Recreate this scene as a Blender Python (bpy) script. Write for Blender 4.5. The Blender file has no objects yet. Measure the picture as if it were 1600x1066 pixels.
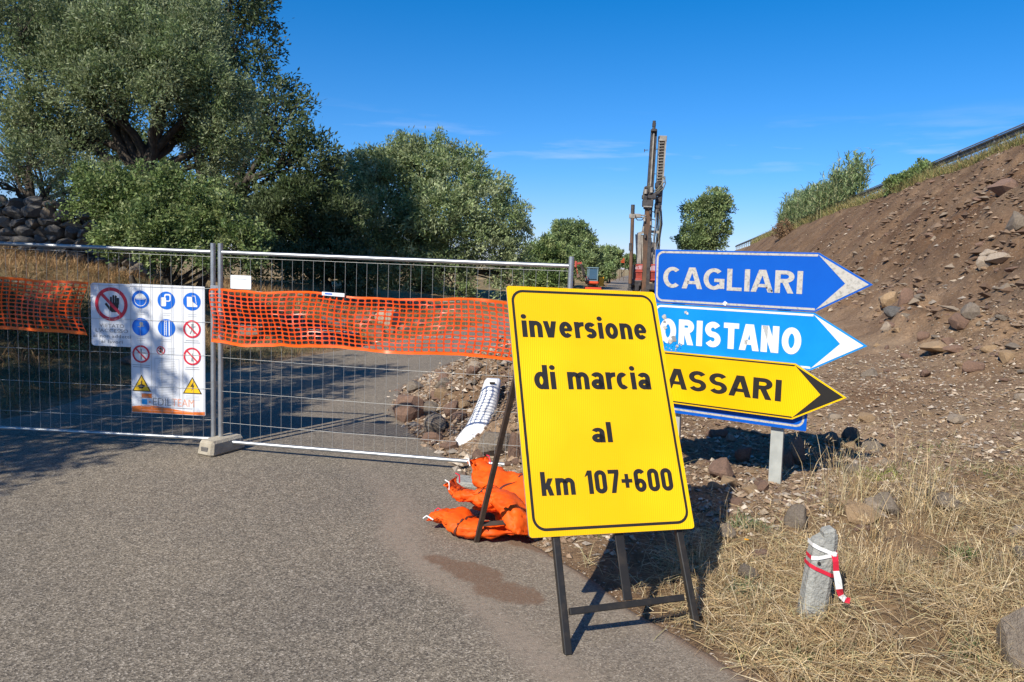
import bpy, bmesh, math, random
import numpy as np
from mathutils import Vector, Matrix, noise as mnoise

# ------------------------------------------------------------------ camera, light, exposure
sc = bpy.context.scene
col = sc.collection
FPX, CX, CY, EYE = 1155.0, 800.0, 533.0, 1.95
PITCH, ROLL = math.radians(6.0), math.radians(2.26)
cf = np.array([0, math.cos(PITCH), -math.sin(PITCH)]); cu0 = np.array([0, math.sin(PITCH), math.cos(PITCH)]); cr0 = np.array([1., 0, 0])
cr = cr0 * math.cos(ROLL) + cu0 * math.sin(ROLL); cu = cu0 * math.cos(ROLL) - cr0 * math.sin(ROLL)
CAM = np.array([0, 0, EYE])
cam = bpy.data.cameras.new('camera'); camo = bpy.data.objects.new('camera', cam); col.objects.link(camo)
M = Matrix(((cr[0], cu[0], -cf[0], 0), (cr[1], cu[1], -cf[1], 0), (cr[2], cu[2], -cf[2], EYE), (0, 0, 0, 1)))
camo.matrix_world = M
cam.sensor_fit = 'HORIZONTAL'; cam.sensor_width = 36; cam.lens = 36 * FPX / 1600
cam.clip_start = 0.05; cam.clip_end = 3000
sc.camera = camo

SUN_AZ, SUN_EL = 34.0, 40.4            # azimuth the light travels towards, height of the sun
w = bpy.data.worlds.new('World'); sc.world = w; w.use_nodes = True
nt = w.node_tree; nt.nodes.clear()
wo = nt.nodes.new('ShaderNodeOutputWorld'); bg = nt.nodes.new('ShaderNodeBackground'); sky = nt.nodes.new('ShaderNodeTexSky')
sky.sky_type = 'NISHITA'; sky.sun_disc = False
sky.sun_elevation = math.radians(SUN_EL); sky.sun_rotation = math.radians(180 + SUN_AZ)
sky.altitude = 200; sky.air_density = 1.0; sky.dust_density = 0.15; sky.ozone_density = 3.0
tint = nt.nodes.new('ShaderNodeMix'); tint.data_type = 'RGBA'; tint.blend_type = 'MULTIPLY'
tint.inputs[0].default_value = 1
nt.links.new(sky.outputs[0], tint.inputs[6])
# thin cloud wisps low in the sky
tc = nt.nodes.new('ShaderNodeTexCoord'); mp = nt.nodes.new('ShaderNodeMapping'); mp.inputs['Scale'].default_value = (5.2, 5.2, 46)
ns = nt.nodes.new('ShaderNodeTexNoise'); ns.inputs['Scale'].default_value = 1.0; ns.inputs['Detail'].default_value = 6; ns.inputs['Roughness'].default_value = .55
rp = nt.nodes.new('ShaderNodeValToRGB'); rp.color_ramp.elements[0].position = .54; rp.color_ramp.elements[1].position = .74
sx = nt.nodes.new('ShaderNodeSeparateXYZ'); b1 = nt.nodes.new('ShaderNodeMapRange')
b1.inputs[1].default_value = .20; b1.inputs[2].default_value = .15; b1.inputs[3].default_value = 0; b1.inputs[4].default_value = 1
b2 = nt.nodes.new('ShaderNodeMapRange'); b2.inputs[1].default_value = .10; b2.inputs[2].default_value = .14
mu = nt.nodes.new('ShaderNodeMath'); mu.operation = 'MULTIPLY'; mv = nt.nodes.new('ShaderNodeMath'); mv.operation = 'MULTIPLY'
mw = nt.nodes.new('ShaderNodeMath'); mw.operation = 'MULTIPLY'; mw.inputs[1].default_value = .38
mx = nt.nodes.new('ShaderNodeMix'); mx.data_type = 'RGBA'; mx.inputs[7].default_value = (4.2, 5.0, 6.6, 1)
L = nt.links.new
gr = nt.nodes.new('ShaderNodeValToRGB'); el_ = gr.color_ramp.elements
while len(el_) < 4: el_.new(.5)
for q_, (p_, c_) in enumerate(((0, (.52, .56, .86)), (.12, (.25, .54, .88)), (.34, (.03, .51, .89)), (1, (.05, .46, .84)))): el_[q_].position = p_; el_[q_].color = (*c_, 1)
L(tc.outputs['Generated'], mp.inputs[0]); L(mp.outputs[0], ns.inputs[0]); L(ns.outputs[0], rp.inputs[0])
L(tc.outputs['Generated'], sx.inputs[0]); L(sx.outputs[2], gr.inputs[0]); L(gr.outputs[0], tint.inputs[7]); L(sx.outputs[2], b1.inputs[0]); L(sx.outputs[2], b2.inputs[0])
L(b1.outputs[0], mu.inputs[0]); L(b2.outputs[0], mu.inputs[1]); L(mu.outputs[0], mv.inputs[0]); L(rp.outputs[0], mv.inputs[1])
L(mv.outputs[0], mw.inputs[0]); L(mw.outputs[0], mx.inputs[0]); L(tint.outputs[2], mx.inputs[6]); L(mx.outputs[2], bg.inputs[0])
bg.inputs[1].default_value = 0.12
L(bg.outputs[0], wo.inputs[0])
sun = bpy.data.lights.new('sun', 'SUN'); sun.energy = 4.6; sun.angle = math.radians(.53); sun.color = (1, .92, .78)
suno = bpy.data.objects.new('sun', sun); col.objects.link(suno)
a, e = math.radians(SUN_AZ), math.radians(SUN_EL)
suno.rotation_euler = Vector((math.sin(a) * math.cos(e), math.cos(a) * math.cos(e), -math.sin(e))).to_track_quat('-Z', 'Y').to_euler()
sc.view_settings.view_transform = 'Standard'; sc.view_settings.look = 'None'; sc.view_settings.gamma = 1
sc.view_settings.exposure = 0.45; sc.view_settings.use_curve_mapping = False

rng = np.random.default_rng(7); R = random.Random(11)
def ray(x, y):
    d = cf + cr * (x - CX) / FPX - cu * (y - CY) / FPX
    return d / np.linalg.norm(d)
def at(x, y, Y):
    d = ray(x, y); return CAM + d * (Y / d[1])
def gnd(x, y, z=0):
    d = ray(x, y); return CAM + d * ((z - EYE) / d[2])

# ------------------------------------------------------------------ noise
def _h(i, j, s):
    v = np.sin(i * 127.1 + j * 311.7 + s * 74.7) * 43758.5453
    return v - np.floor(v)
def vn(x, y, s=0):
    xi, yi = np.floor(x), np.floor(y); fx, fy = x - xi, y - yi
    fx = fx * fx * (3 - 2 * fx); fy = fy * fy * (3 - 2 * fy)
    a, b, c, d = _h(xi, yi, s), _h(xi + 1, yi, s), _h(xi, yi + 1, s), _h(xi + 1, yi + 1, s)
    return (a * (1 - fx) + b * fx) * (1 - fy) + (c * (1 - fx) + d * fx) * fy
def fbm(x, y, s=0, o=5, g=.5):
    t = 0; A = 1; n = 0
    for k in range(o):
        t = t + A * (vn(x * 2**k + 13.7 * k, y * 2**k - 7.1 * k, s + k) - .5); n += A; A *= g
    return t / n * 2
def ss(x, a, b):
    t = np.clip((x - a) / (b - a), 0, 1); return t * t * (3 - 2 * t)

# ------------------------------------------------------------------ terrain
_ry = [-60, -30, -10, 0, 2.5, 3.36, 4.0, 4.6, 5, 6, 6.6, 7.27, 8.24, 9.46, 11.17, 13.8, 18, 25, 40, 60, 100, 168, 300]
_rx = [40, 16, 8.5, 3.5, 1.75, 1.2, .79, .47, .18, -.12, -.35, -.62, -1.1, -1.5, -1.62, -1.2, -.1, 3.4, 8.3, 12, 18, 30, 55]
_ly = [-60, -30, 0, 4, 8.08, 10, 12.4, 15.3, 20, 40, 60, 100, 168, 300]
_lx = [-14, -13, -9, -7.5, -5.67, -5.43, -4.65, -3.59, -1.75, 3, 7, 13, 24.7, 50]
def xR(y): return np.interp(y, _ry, _rx)
def xL(y): return np.interp(y, _ly, _lx)
TH = math.radians(12.4)
def uv(x, y): return x * math.sin(TH) + y * math.cos(TH), x * math.cos(TH) - y * math.sin(TH)
def inv(u, v): return u * math.sin(TH) + v * math.cos(TH), u * math.cos(TH) - v * math.sin(TH)
def height(x, y):
    x = np.asarray(x, float); y = np.asarray(y, float)
    u, v = uv(x, y)
    dR = (x - xR(y)); dL = (xL(y) - x)
    wob = .35 * fbm(u * .25, v * .25, 31, 3)
    pv = np.interp(v + wob, [-50, 0, 1, 2, 3.8, 5.0, 5.6, 6.2, 11.5, 12.2, 30, 60], [0, .03, .13, .24, .55, .95, 1.35, 2.0, 6.75, 6.9, 6.9, 2])
    rr = ss(dR, 0, 1.0)
    hr = pv * rr
    slope = ss(v, 5.3, 6.8) * (1 - ss(v, 10.8, 11.6))
    gul = fbm(u * 1.1, v * .25, 5, 5, .55)
    rid = np.abs(fbm(u * .9 + .6 * v, v * .9, 8, 4))
    hr = hr + slope * (.50 * gul - .42 * rid + .17 * fbm(u * 3.4, v * 3.4, 9, 5, .62)) * rr
    led = np.exp(-((v - 5.1 - .8 * fbm(u * .35, v * .1, 12, 3)) / .55)**2)          # slumped ledge at the toe
    hr = hr + led * (.26 + .50 * fbm(u * 1.6, v * 1.6, 14, 4)) * rr * ss(u, 6, 9)
    flat = (1 - ss(v, 6, 7)) + ss(v, 11.2, 12)
    hr = hr + rr * flat * (.08 * fbm(x * 1.3, y * 1.3, 2, 4) + .05 * fbm(x * 6, y * 6, 3, 4, .65))
    # rubble heap pushed over the right half of the road
    heap = .74 * np.exp(-(((x - .25) / 1.3)**2 + ((y - 10.2) / 2.3)**2)) + .34 * np.exp(-(((x - .40) / .9)**2 + ((y - 7.9) / 1.0)**2))
    hr = hr + heap * ss(dR, -.1, .9) * (1 + .8 * fbm(x * 2.2, y * 2.2, 17, 5, .6))
    f = np.interp(y, [-50, 14, 20, 35, 60], [1, 1, .55, .25, .12])
    hl = np.interp(dL, [-5, 0, .8, 2, 3.2, 4.6, 7, 12, 50], [0, 0, .07, .25, .8, 1.5, 1.9, 2.2, 2.4]) * f
    hl = hl + ss(dL, .2, 1.5) * (.22 * fbm(x * .8, y * .8, 21, 4) + .05 * fbm(x * 5, y * 5, 23, 3)) * np.interp(y, [-50, 20, 60], [1, 1, .6])
    h = np.where(dR > 0, hr, 0) + np.where(dL > 0, hl, 0)
    onroad = (dR <= 0) & (dL <= 0)
    far = ss(np.hypot(x, y), 60, 160) * .6 * fbm(x * .02, y * .02, 40, 3)
    return np.where(onroad, -.02, h + np.where(onroad, 0, far * np.minimum(1, np.maximum(dR, dL) / 10)))
def H1(x, y): return float(height(np.array([x]), np.array([y]))[0])
_T = np.concatenate([np.arange(2, 30, .02), np.arange(30, 200, .2)])
def hit(px, py):
    d = ray(px, py); P = CAM[None] + _T[:, None] * d[None]
    m = P[:, 2] < np.maximum(height(P[:, 0], P[:, 1]), 0)
    k = int(np.argmax(m)) if m.any() else len(_T) - 1
    return P[k]

# ------------------------------------------------------------------ materials
def new_mat(name):
    m = bpy.data.materials.new(name); m.use_nodes = True; n = m.node_tree; b = n.nodes['Principled BSDF']; return m, n, b
def mat(name, c, rough=.6, metal=0, c2=None, scale=20, bump=0, bscale=None, detail=6, spec=.5, lo=.35, hi=.65, coat=0, attr=None, trans=0, stretch=None):
    m, n, b = new_mat(name); k = n.links.new
    b.inputs['Roughness'].default_value = rough; b.inputs['Metallic'].default_value = metal; b.inputs['Specular IOR Level'].default_value = spec
    if coat: b.inputs['Coat Weight'].default_value = coat; b.inputs['Coat Roughness'].default_value = .15
    tc = n.nodes.new('ShaderNodeTexCoord'); vec = tc.outputs['Object']
    if stretch:
        mp = n.nodes.new('ShaderNodeMapping'); mp.inputs['Scale'].default_value = stretch; k(vec, mp.inputs[0]); vec = mp.outputs[0]
    src = None
    if c2 is not None:
        t = n.nodes.new('ShaderNodeTexNoise'); t.inputs['Scale'].default_value = scale; t.inputs['Detail'].default_value = detail; t.inputs['Roughness'].default_value = .6
        k(vec, t.inputs['Vector']); r = n.nodes.new('ShaderNodeValToRGB')
        r.color_ramp.elements[0].position = lo; r.color_ramp.elements[1].position = hi
        r.color_ramp.elements[0].color = (*c, 1); r.color_ramp.elements[1].color = (*c2, 1); k(t.outputs[0], r.inputs[0]); src = r.outputs[0]
    if attr:
        at_ = n.nodes.new('ShaderNodeAttribute'); at_.attribute_name = attr
        if src is None: src = at_.outputs[0]
        else:
            x = n.nodes.new('ShaderNodeMix'); x.data_type = 'RGBA'; x.blend_type = 'MULTIPLY'; x.inputs[0].default_value = 1; k(src, x.inputs[6]); k(at_.outputs[0], x.inputs[7]); src = x.outputs[2]
    if src is not None: k(src, b.inputs['Base Color'])
    else: b.inputs['Base Color'].default_value = (*c, 1)
    if bump:
        t = n.nodes.new('ShaderNodeTexNoise'); t.inputs['Scale'].default_value = bscale or scale; t.inputs['Detail'].default_value = 8; k(vec, t.inputs['Vector'])
        bp = n.nodes.new('ShaderNodeBump'); bp.inputs['Strength'].default_value = bump; bp.inputs['Distance'].default_value = .02; k(t.outputs[0], bp.inputs['Height']); k(bp.outputs[0], b.inputs['Normal'])
    if trans:
        tr = n.nodes.new('ShaderNodeBsdfTranslucent'); ms = n.nodes.new('ShaderNodeMixShader'); ms.inputs[0].default_value = trans
        if src is not None: k(src, tr.inputs[0])
        else: tr.inputs[0].default_value = (*c, 1)
        o = n.nodes['Material Output']; k(b.outputs[0], ms.inputs[1]); k(tr.outputs[0], ms.inputs[2]); k(ms.outputs[0], o.inputs[0])
    return m
Mt = {}
Mt['galv'] = mat('galvanised_steel', (.50, .52, .53), .42, .75, (.36, .38, .40), 9, .05)
Mt['postgalv'] = mat('weathered_galvanised_post', (.50, .52, .49), .6, .15, (.38, .40, .38), 8, .1)
Mt['wire'] = mat('galvanised_wire', (.45, .46, .45), .5, .5)
Mt['black'] = mat('black_painted_steel', (.018, .017, .016), .45, 0, (.05, .04, .03), 14, .1, lo=.5, hi=.8)
Mt['rustblack'] = mat('dull_dark_steel', (.05, .035, .028), .6, .2, (.09, .06, .045), 14)
Mt['yellow'] = None
Mt['signblue'] = mat('blue_sign_film', (.0, .092, .50), .5, 0, (.001, .105, .54), 3, spec=.25)
Mt['lightblue'] = mat('light_blue_sign_film', (.0, .24, .68), .45, 0, (.004, .28, .74), 3, spec=.3)
Mt['worn'] = mat('worn_white_film', (.52, .50, .46), .55, 0, (.27, .26, .23), 42, lo=.48, hi=.72)
Mt['white'] = mat('white_film', (.78, .79, .78), .4, 0, (.66, .66, .62), 25, lo=.55, hi=.8)
Mt['ink'] = mat('black_lettering', (.018, .016, .014), .5)
Mt['alu'] = mat('bare_aluminium_back', (.45, .46, .46), .5, .7)
Mt['paper'] = mat('white_board', (.74, .76, .80), .45, 0, (.68, .71, .76), 4)
Mt['red'] = mat('red_print', (.62, .02, .05), .45)
Mt['pblue'] = mat('blue_print', (.0, .13, .62), .45)
Mt['cyan'] = mat('cyan_print', (.02, .35, .75), .45)
Mt['pyellow'] = mat('yellow_print', (.85, .52, .01), .45)
Mt['porange'] = mat('orange_print', (.85, .20, .03), .45)
Mt['pgrey'] = mat('grey_print', (.25, .26, .28), .5)
Mt['lgrey'] = mat('light_grey_print', (.50, .52, .55), .5)
Mt['pinky'] = mat('salmon_print', (.85, .38, .25), .5)
Mt['net'] = mat('orange_plastic_net', (.95, .105, .008), .32, 0, (.80, .07, .006), 12, spec=.6, trans=.25)
Mt['netband'] = mat('orange_plastic_band', (.98, .15, .01), .35, 0, spec=.6, trans=.15)
Mt['bag'] = mat('orange_bag_vinyl', (.95, .135, .010), .58, 0, (.78, .085, .006), 6, .35, 20, spec=.25, trans=.10)
Mt['strap'] = mat('dark_bag_strap', (.10, .025, .015), .6)
Mt['concrete'] = mat('grey_concrete', (.36, .36, .33), .9, 0, (.24, .245, .23), 26, .6, 60)
Mt['block'] = mat('cream_concrete_block', (.42, .38, .30), .9, 0, (.30, .26, .20), 9, .4, 70)
Mt['plastic'] = mat('white_plastic', (.82, .83, .84), .35, 0, (.62, .58, .52), 6, lo=.55, hi=.9)
Mt['bark'] = mat('bark', (.085, .068, .052), .9, 0, (.035, .028, .022), 14, .9, 20, stretch=(1, 1, .3))
Mt['rust'] = mat('rusty_steel', (.20, .105, .06), .7, .3, (.09, .065, .05), 3, stretch=(1, 1, .4))
Mt['steeld'] = mat('worn_dark_steel', (.11, .10, .095), .6, .4, (.05, .045, .045), 3)
Mt['steell'] = mat('worn_light_steel', (.42, .39, .34), .6, .3, (.25, .22, .19), 3)
Mt['hose'] = mat('rubber_hose', (.14, .13, .09), .6)
Mt['redp'] = mat('faded_red_paint', (.55, .09, .06), .5, 0, (.38, .07, .05), 2)
Mt['orangep'] = mat('orange_red_paint', (.72, .09, .02), .4, 0, (.60, .08, .03), 2)
Mt['glass'] = mat('cab_glass', (.05, .12, .20), .08, 0, spec=.9)
Mt['cabframe'] = mat('teal_grey_cab_paint', (.16, .24, .27), .45)
Mt['rubber'] = mat('black_rubber', (.025, .024, .022), .8)
Mt['signyel'] = mat('yellow_board', (.9, .42, .01), .45)
Mt['straw'] = mat('dry_straw', (1, 1, 1), .75, 0, attr='tone', trans=.3, spec=.25)
Mt['leaf'] = mat('leaves', (1, 1, 1), .5, 0, attr='tone', trans=.34, spec=.3)
Mt['gravel'] = mat('gravel_stone', (1, 1, 1), .9, 0, (.7, .7, .7), 40, attr='tone')
def rockmat(name, c, c2, s=7): return mat(name, c, .92, 0, c2, s, .9, 22, lo=.3, hi=.7)
Mt['rock_brown'] = rockmat('reddish_brown_stone', (.27, .165, .115), (.15, .095, .07))
Mt['rock_grey'] = rockmat('grey_stone', (.27, .225, .175), (.145, .115, .09))
Mt['rock_tan'] = rockmat('tan_stone', (.42, .29, .17), (.28, .19, .11))
Mt['rock_pale'] = rockmat('pale_cream_stone', (.46, .38, .29), (.30, .23, .17))
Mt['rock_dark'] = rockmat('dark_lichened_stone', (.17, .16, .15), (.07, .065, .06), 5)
# yellow reflective film with fine vertical ribs
def yellow_mat():
    m, n, b = new_mat('yellow_reflective_film'); k = n.links.new
    b.inputs['Base Color'].default_value = (.86, .50, .0, 1); b.inputs['Roughness'].default_value = .33; b.inputs['Specular IOR Level'].default_value = .45
    tc = n.nodes.new('ShaderNodeTexCoord'); wv = n.nodes.new('ShaderNodeTexWave'); wv.bands_direction = 'X'; wv.inputs['Scale'].default_value = 26; wv.inputs['Distortion'].default_value = .25
    nz = n.nodes.new('ShaderNodeTexNoise'); nz.inputs['Scale'].default_value = 1.6; nz.inputs['Detail'].default_value = 2
    r = n.nodes.new('ShaderNodeValToRGB'); r.color_ramp.elements[0].position = .4; r.color_ramp.elements[1].position = .65
    ml = n.nodes.new('ShaderNodeMath'); ml.operation = 'MULTIPLY'
    cm = n.nodes.new('ShaderNodeMix'); cm.data_type = 'RGBA'; cm.inputs[6].default_value = (.84, .485, 0, 1); cm.inputs[7].default_value = (.95, .64, .006, 1)
    bp = n.nodes.new('ShaderNodeBump'); bp.inputs['Strength'].default_value = .12; bp.inputs['Distance'].default_value = .004
    k(tc.outputs['Object'], wv.inputs[0]); k(tc.outputs['Object'], nz.inputs[0]); k(nz.outputs[0], r.inputs[0]); k(wv.outputs[1], ml.inputs[0]); k(r.outputs[0], ml.inputs[1])
    k(ml.outputs[0], cm.inputs[0]); k(cm.outputs[2], b.inputs['Base Color']); k(wv.outputs[1], bp.inputs['Height']); k(bp.outputs[0], b.inputs['Normal'])
    return m
Mt['yellow'] = yellow_mat()
def asphalt_mat():
    m, n, b = new_mat('pale_worn_asphalt'); k = n.links.new
    b.inputs['Roughness'].default_value = .85; b.inputs['Specular IOR Level'].default_value = .35
    tc = n.nodes.new('ShaderNodeTexCoord'); o = tc.outputs['Object']
    def nz(s, d=4, r=.6):
        t = n.nodes.new('ShaderNodeTexNoise'); t.inputs['Scale'].default_value = s; t.inputs['Detail'].default_value = d; t.inputs['Roughness'].default_value = r; k(o, t.inputs[0]); return t.outputs[0]
    def ramp(f, *st):
        r = n.nodes.new('ShaderNodeValToRGB'); el = r.color_ramp.elements
        while len(el) < len(st): el.new(.5)
        for q, (p, c) in enumerate(st): el[q].position = p; el[q].color = (*c, 1)
        k(f, r.inputs[0]); return r.outputs[0]
    vo = n.nodes.new('ShaderNodeTexVoronoi'); vo.inputs['Scale'].default_value = 125; k(o, vo.inputs[0])
    sp = n.nodes.new('ShaderNodeSeparateColor'); k(vo.outputs['Color'], sp.inputs[0])
    agg = ramp(sp.outputs[0], (0, (.072, .061, .050)), (.30, (.140, .121, .094)), (.60, (.207, .178, .138)), (.86, (.277, .240, .188)), (1, (.42, .375, .31)))
    def mix(a_, b_, f, t='MIX'):
        x = n.nodes.new('ShaderNodeMix'); x.data_type = 'RGBA'; x.blend_type = t
        if isinstance(f, float): x.inputs[0].default_value = f
        else: k(f, x.inputs[0])
        for s_, q in ((a_, 6), (b_, 7)):
            if isinstance(s_, tuple): x.inputs[q].default_value = (*s_, 1)
            else: k(s_, x.inputs[q])
        return x.outputs[2]
    big = ramp(nz(.55, 5), (.3, (.80, .80, .82)), (.7, (1.12, 1.09, 1.04)))
    c = mix(agg, big, 1.0, 'MULTIPLY')
    med = ramp(nz(14, 5), (.3, (.84, .84, .84)), (.7, (1.16, 1.16, 1.16)))
    c = mix(c, med, 1.0, 'MULTIPLY')
    at_ = n.nodes.new('ShaderNodeAttribute'); at_.attribute_name = 'dust'
    s2 = n.nodes.new('ShaderNodeSeparateColor'); k(at_.outputs[0], s2.inputs[0])
    def mul(a_, b_):
        x = n.nodes.new('ShaderNodeMath'); x.operation = 'MULTIPLY'; x.use_clamp = True; k(a_, x.inputs[0])
        if isinstance(b_, float): x.inputs[1].default_value = b_
        else: k(b_, x.inputs[1])
        return x.outputs[0]
    dn = ramp(nz(26, 6, .7), (.35, (.35, .35, .35)), (.62, (1, 1, 1)))
    dustc = mix((.30, .245, .19), (.22, .175, .135), nz(40, 4))
    c = mix(c, dustc, mul(s2.outputs[0], dn))
    en = ramp(nz(60, 5, .7), (.35, (.6, .6, .6)), (.55, (1, 1, 1)))
    c = mix(c, mix((.19, .118, .075), (.12, .074, .048), nz(30, 4)), mul(s2.outputs[1], en))
    k(c, b.inputs['Base Color'])
    bp = n.nodes.new('ShaderNodeBump'); bp.inputs['Strength'].default_value = .55; bp.inputs['Distance'].default_value = .004
    k(vo.outputs['Distance'], bp.inputs['Height']); k(bp.outputs[0], b.inputs['Normal'])
    return m
Mt['asphalt'] = asphalt_mat()
def ground_mat():
    m, n, b = new_mat('earth_ground'); k = n.links.new
    b.inputs['Roughness'].default_value = .95; b.inputs['Specular IOR Level'].default_value = .2
    tc = n.nodes.new('ShaderNodeTexCoord'); o = tc.outputs['Object']
    at_ = n.nodes.new('ShaderNodeAttribute'); at_.attribute_name = 'tone'
    def nz(s, d=6, r=.65):
        t = n.nodes.new('ShaderNodeTexNoise'); t.inputs['Scale'].default_value = s; t.inputs['Detail'].default_value = d; t.inputs['Roughness'].default_value = r; k(o, t.inputs[0]); return t.outputs[0]
    def ramp(f, a_, b_, ca, cb):
        r = n.nodes.new('ShaderNodeValToRGB'); r.color_ramp.elements[0].position = a_; r.color_ramp.elements[1].position = b_
        r.color_ramp.elements[0].color = (*ca, 1); r.color_ramp.elements[1].color = (*cb, 1); k(f, r.inputs[0]); return r.outputs[0]
    def mixm(a_, b_, f=1.0, t='MULTIPLY'):
        x = n.nodes.new('ShaderNodeMix'); x.data_type = 'RGBA'; x.blend_type = t
        if isinstance(f, float): x.inputs[0].default_value = f
        else: k(f, x.inputs[0])
        k(a_, x.inputs[6]); k(b_, x.inputs[7]); return x.outputs[2]
    c = mixm(at_.outputs[0], ramp(nz(1.6), .3, .7, (.72, .70, .68), (1.25, 1.22, 1.2)))
    c = mixm(c, ramp(nz(18), .3, .7, (.65, .63, .62), (1.35, 1.35, 1.35)))
    # grit: little stones mixed in the soil
    vo = n.nodes.new('ShaderNodeTexVoronoi'); vo.inputs['Scale'].default_value = 24; vo.inputs['Randomness'].default_value = 1; k(o, vo.inputs[0])
    g = ramp(vo.outputs['Distance'], .22, .30, (1, 1, 1), (0, 0, 0))
    sp = n.nodes.new('ShaderNodeSeparateColor'); k(vo.outputs['Color'], sp.inputs[0])
    g2 = ramp(sp.outputs[0], .62, .66, (0, 0, 0), (1, 1, 1))
    gm = mixm(g, g2)
    st = ramp(sp.outputs[1], 0, 1, (.17, .125, .09), (.52, .43, .33))
    c2 = mixm(c, st, gm, 'MIX')
    k(c2, b.inputs['Base Color'])
    ad = n.nodes.new('ShaderNodeMath'); ad.operation = 'ADD'; k(nz(30, 8, .75), ad.inputs[0])
    m2 = n.nodes.new('ShaderNodeMath'); m2.operation = 'MULTIPLY'; m2.inputs[1].default_value = .6; k(gm, m2.inputs[0]); k(m2.outputs[0], ad.inputs[1])
    bp = n.nodes.new('ShaderNodeBump'); bp.inputs['Strength'].default_value = 1; bp.inputs['Distance'].default_value = .035
    k(ad.outputs[0], bp.inputs['Height']); k(bp.outputs[0], b.inputs['Normal'])
    return m
Mt['ground'] = ground_mat()

# ------------------------------------------------------------------ object helpers
BASE = {}
def thing(name, label, cat, loc=(0, 0, 0), group=None):
    o = bpy.data.objects.new(name, None); col.objects.link(o); o.location = loc; o.empty_display_size = .2
    o['label'] = label; o['category'] = cat
    if group: o['group'] = group
    BASE[o] = np.array(loc, float); return o
def tag(o, label, cat, group=None, kind=None):
    if label: o['label'] = label
    if cat: o['category'] = cat
    if group: o['group'] = group
    if kind: o['kind'] = kind
    return o
def fast(name, V, F, mats, parent=None, root=None, smooth=False, mi=None, attrs=None, loc=None):
    """V (N,3) world coordinates, F (M,k) array of one face size or list of lists"""
    V = np.asarray(V, np.float32)
    base = BASE[root or parent] if (root or parent) is not None else (np.array(loc) if loc is not None else np.zeros(3))
    V = V - base.astype(np.float32)
    me = bpy.data.meshes.new(name)
    if isinstance(F, np.ndarray):
        M_, k = F.shape; idx = F.ravel(); st = np.arange(M_) * k; 
    else:
        ln = np.array([len(f) for f in F]); idx = np.array([i for f in F for i in f]); st = np.concatenate([[0], np.cumsum(ln)[:-1]]); M_ = len(F)
    me.vertices.add(len(V)); me.vertices.foreach_set('co', V.ravel())
    me.loops.add(len(idx)); me.loops.foreach_set('vertex_index', idx.astype(np.int32))
    me.polygons.add(M_); me.polygons.foreach_set('loop_start', st.astype(np.int32))
    if smooth is True: me.polygons.foreach_set('use_smooth', np.ones(M_, bool))
    elif smooth is False: me.polygons.foreach_set('use_smooth', np.zeros(M_, bool))
    else: me.polygons.foreach_set('use_smooth', np.array(smooth, bool))
    for m in (mats if isinstance(mats, (list, tuple)) else [mats]): me.materials.append(m)
    if mi is not None: me.polygons.foreach_set('material_index', np.array(mi, np.int32))
    if attrs:
        for an, A in attrs.items():
            ca = me.color_attributes.new(an, 'FLOAT_COLOR', 'POINT')
            A4 = np.ones((len(V), 4), np.float32); A4[:, :3] = A; ca.data.foreach_set('color', A4.ravel())
    me.update(calc_edges=True); me.validate()
    o = bpy.data.objects.new(name, me); col.objects.link(o)
    if parent is not None: o.parent = parent
    elif loc is not None: o.location = loc
    return o
def unit(v):
    v = np.asarray(v, float); n = np.linalg.norm(v); return v / n if n > 1e-9 else v
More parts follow.
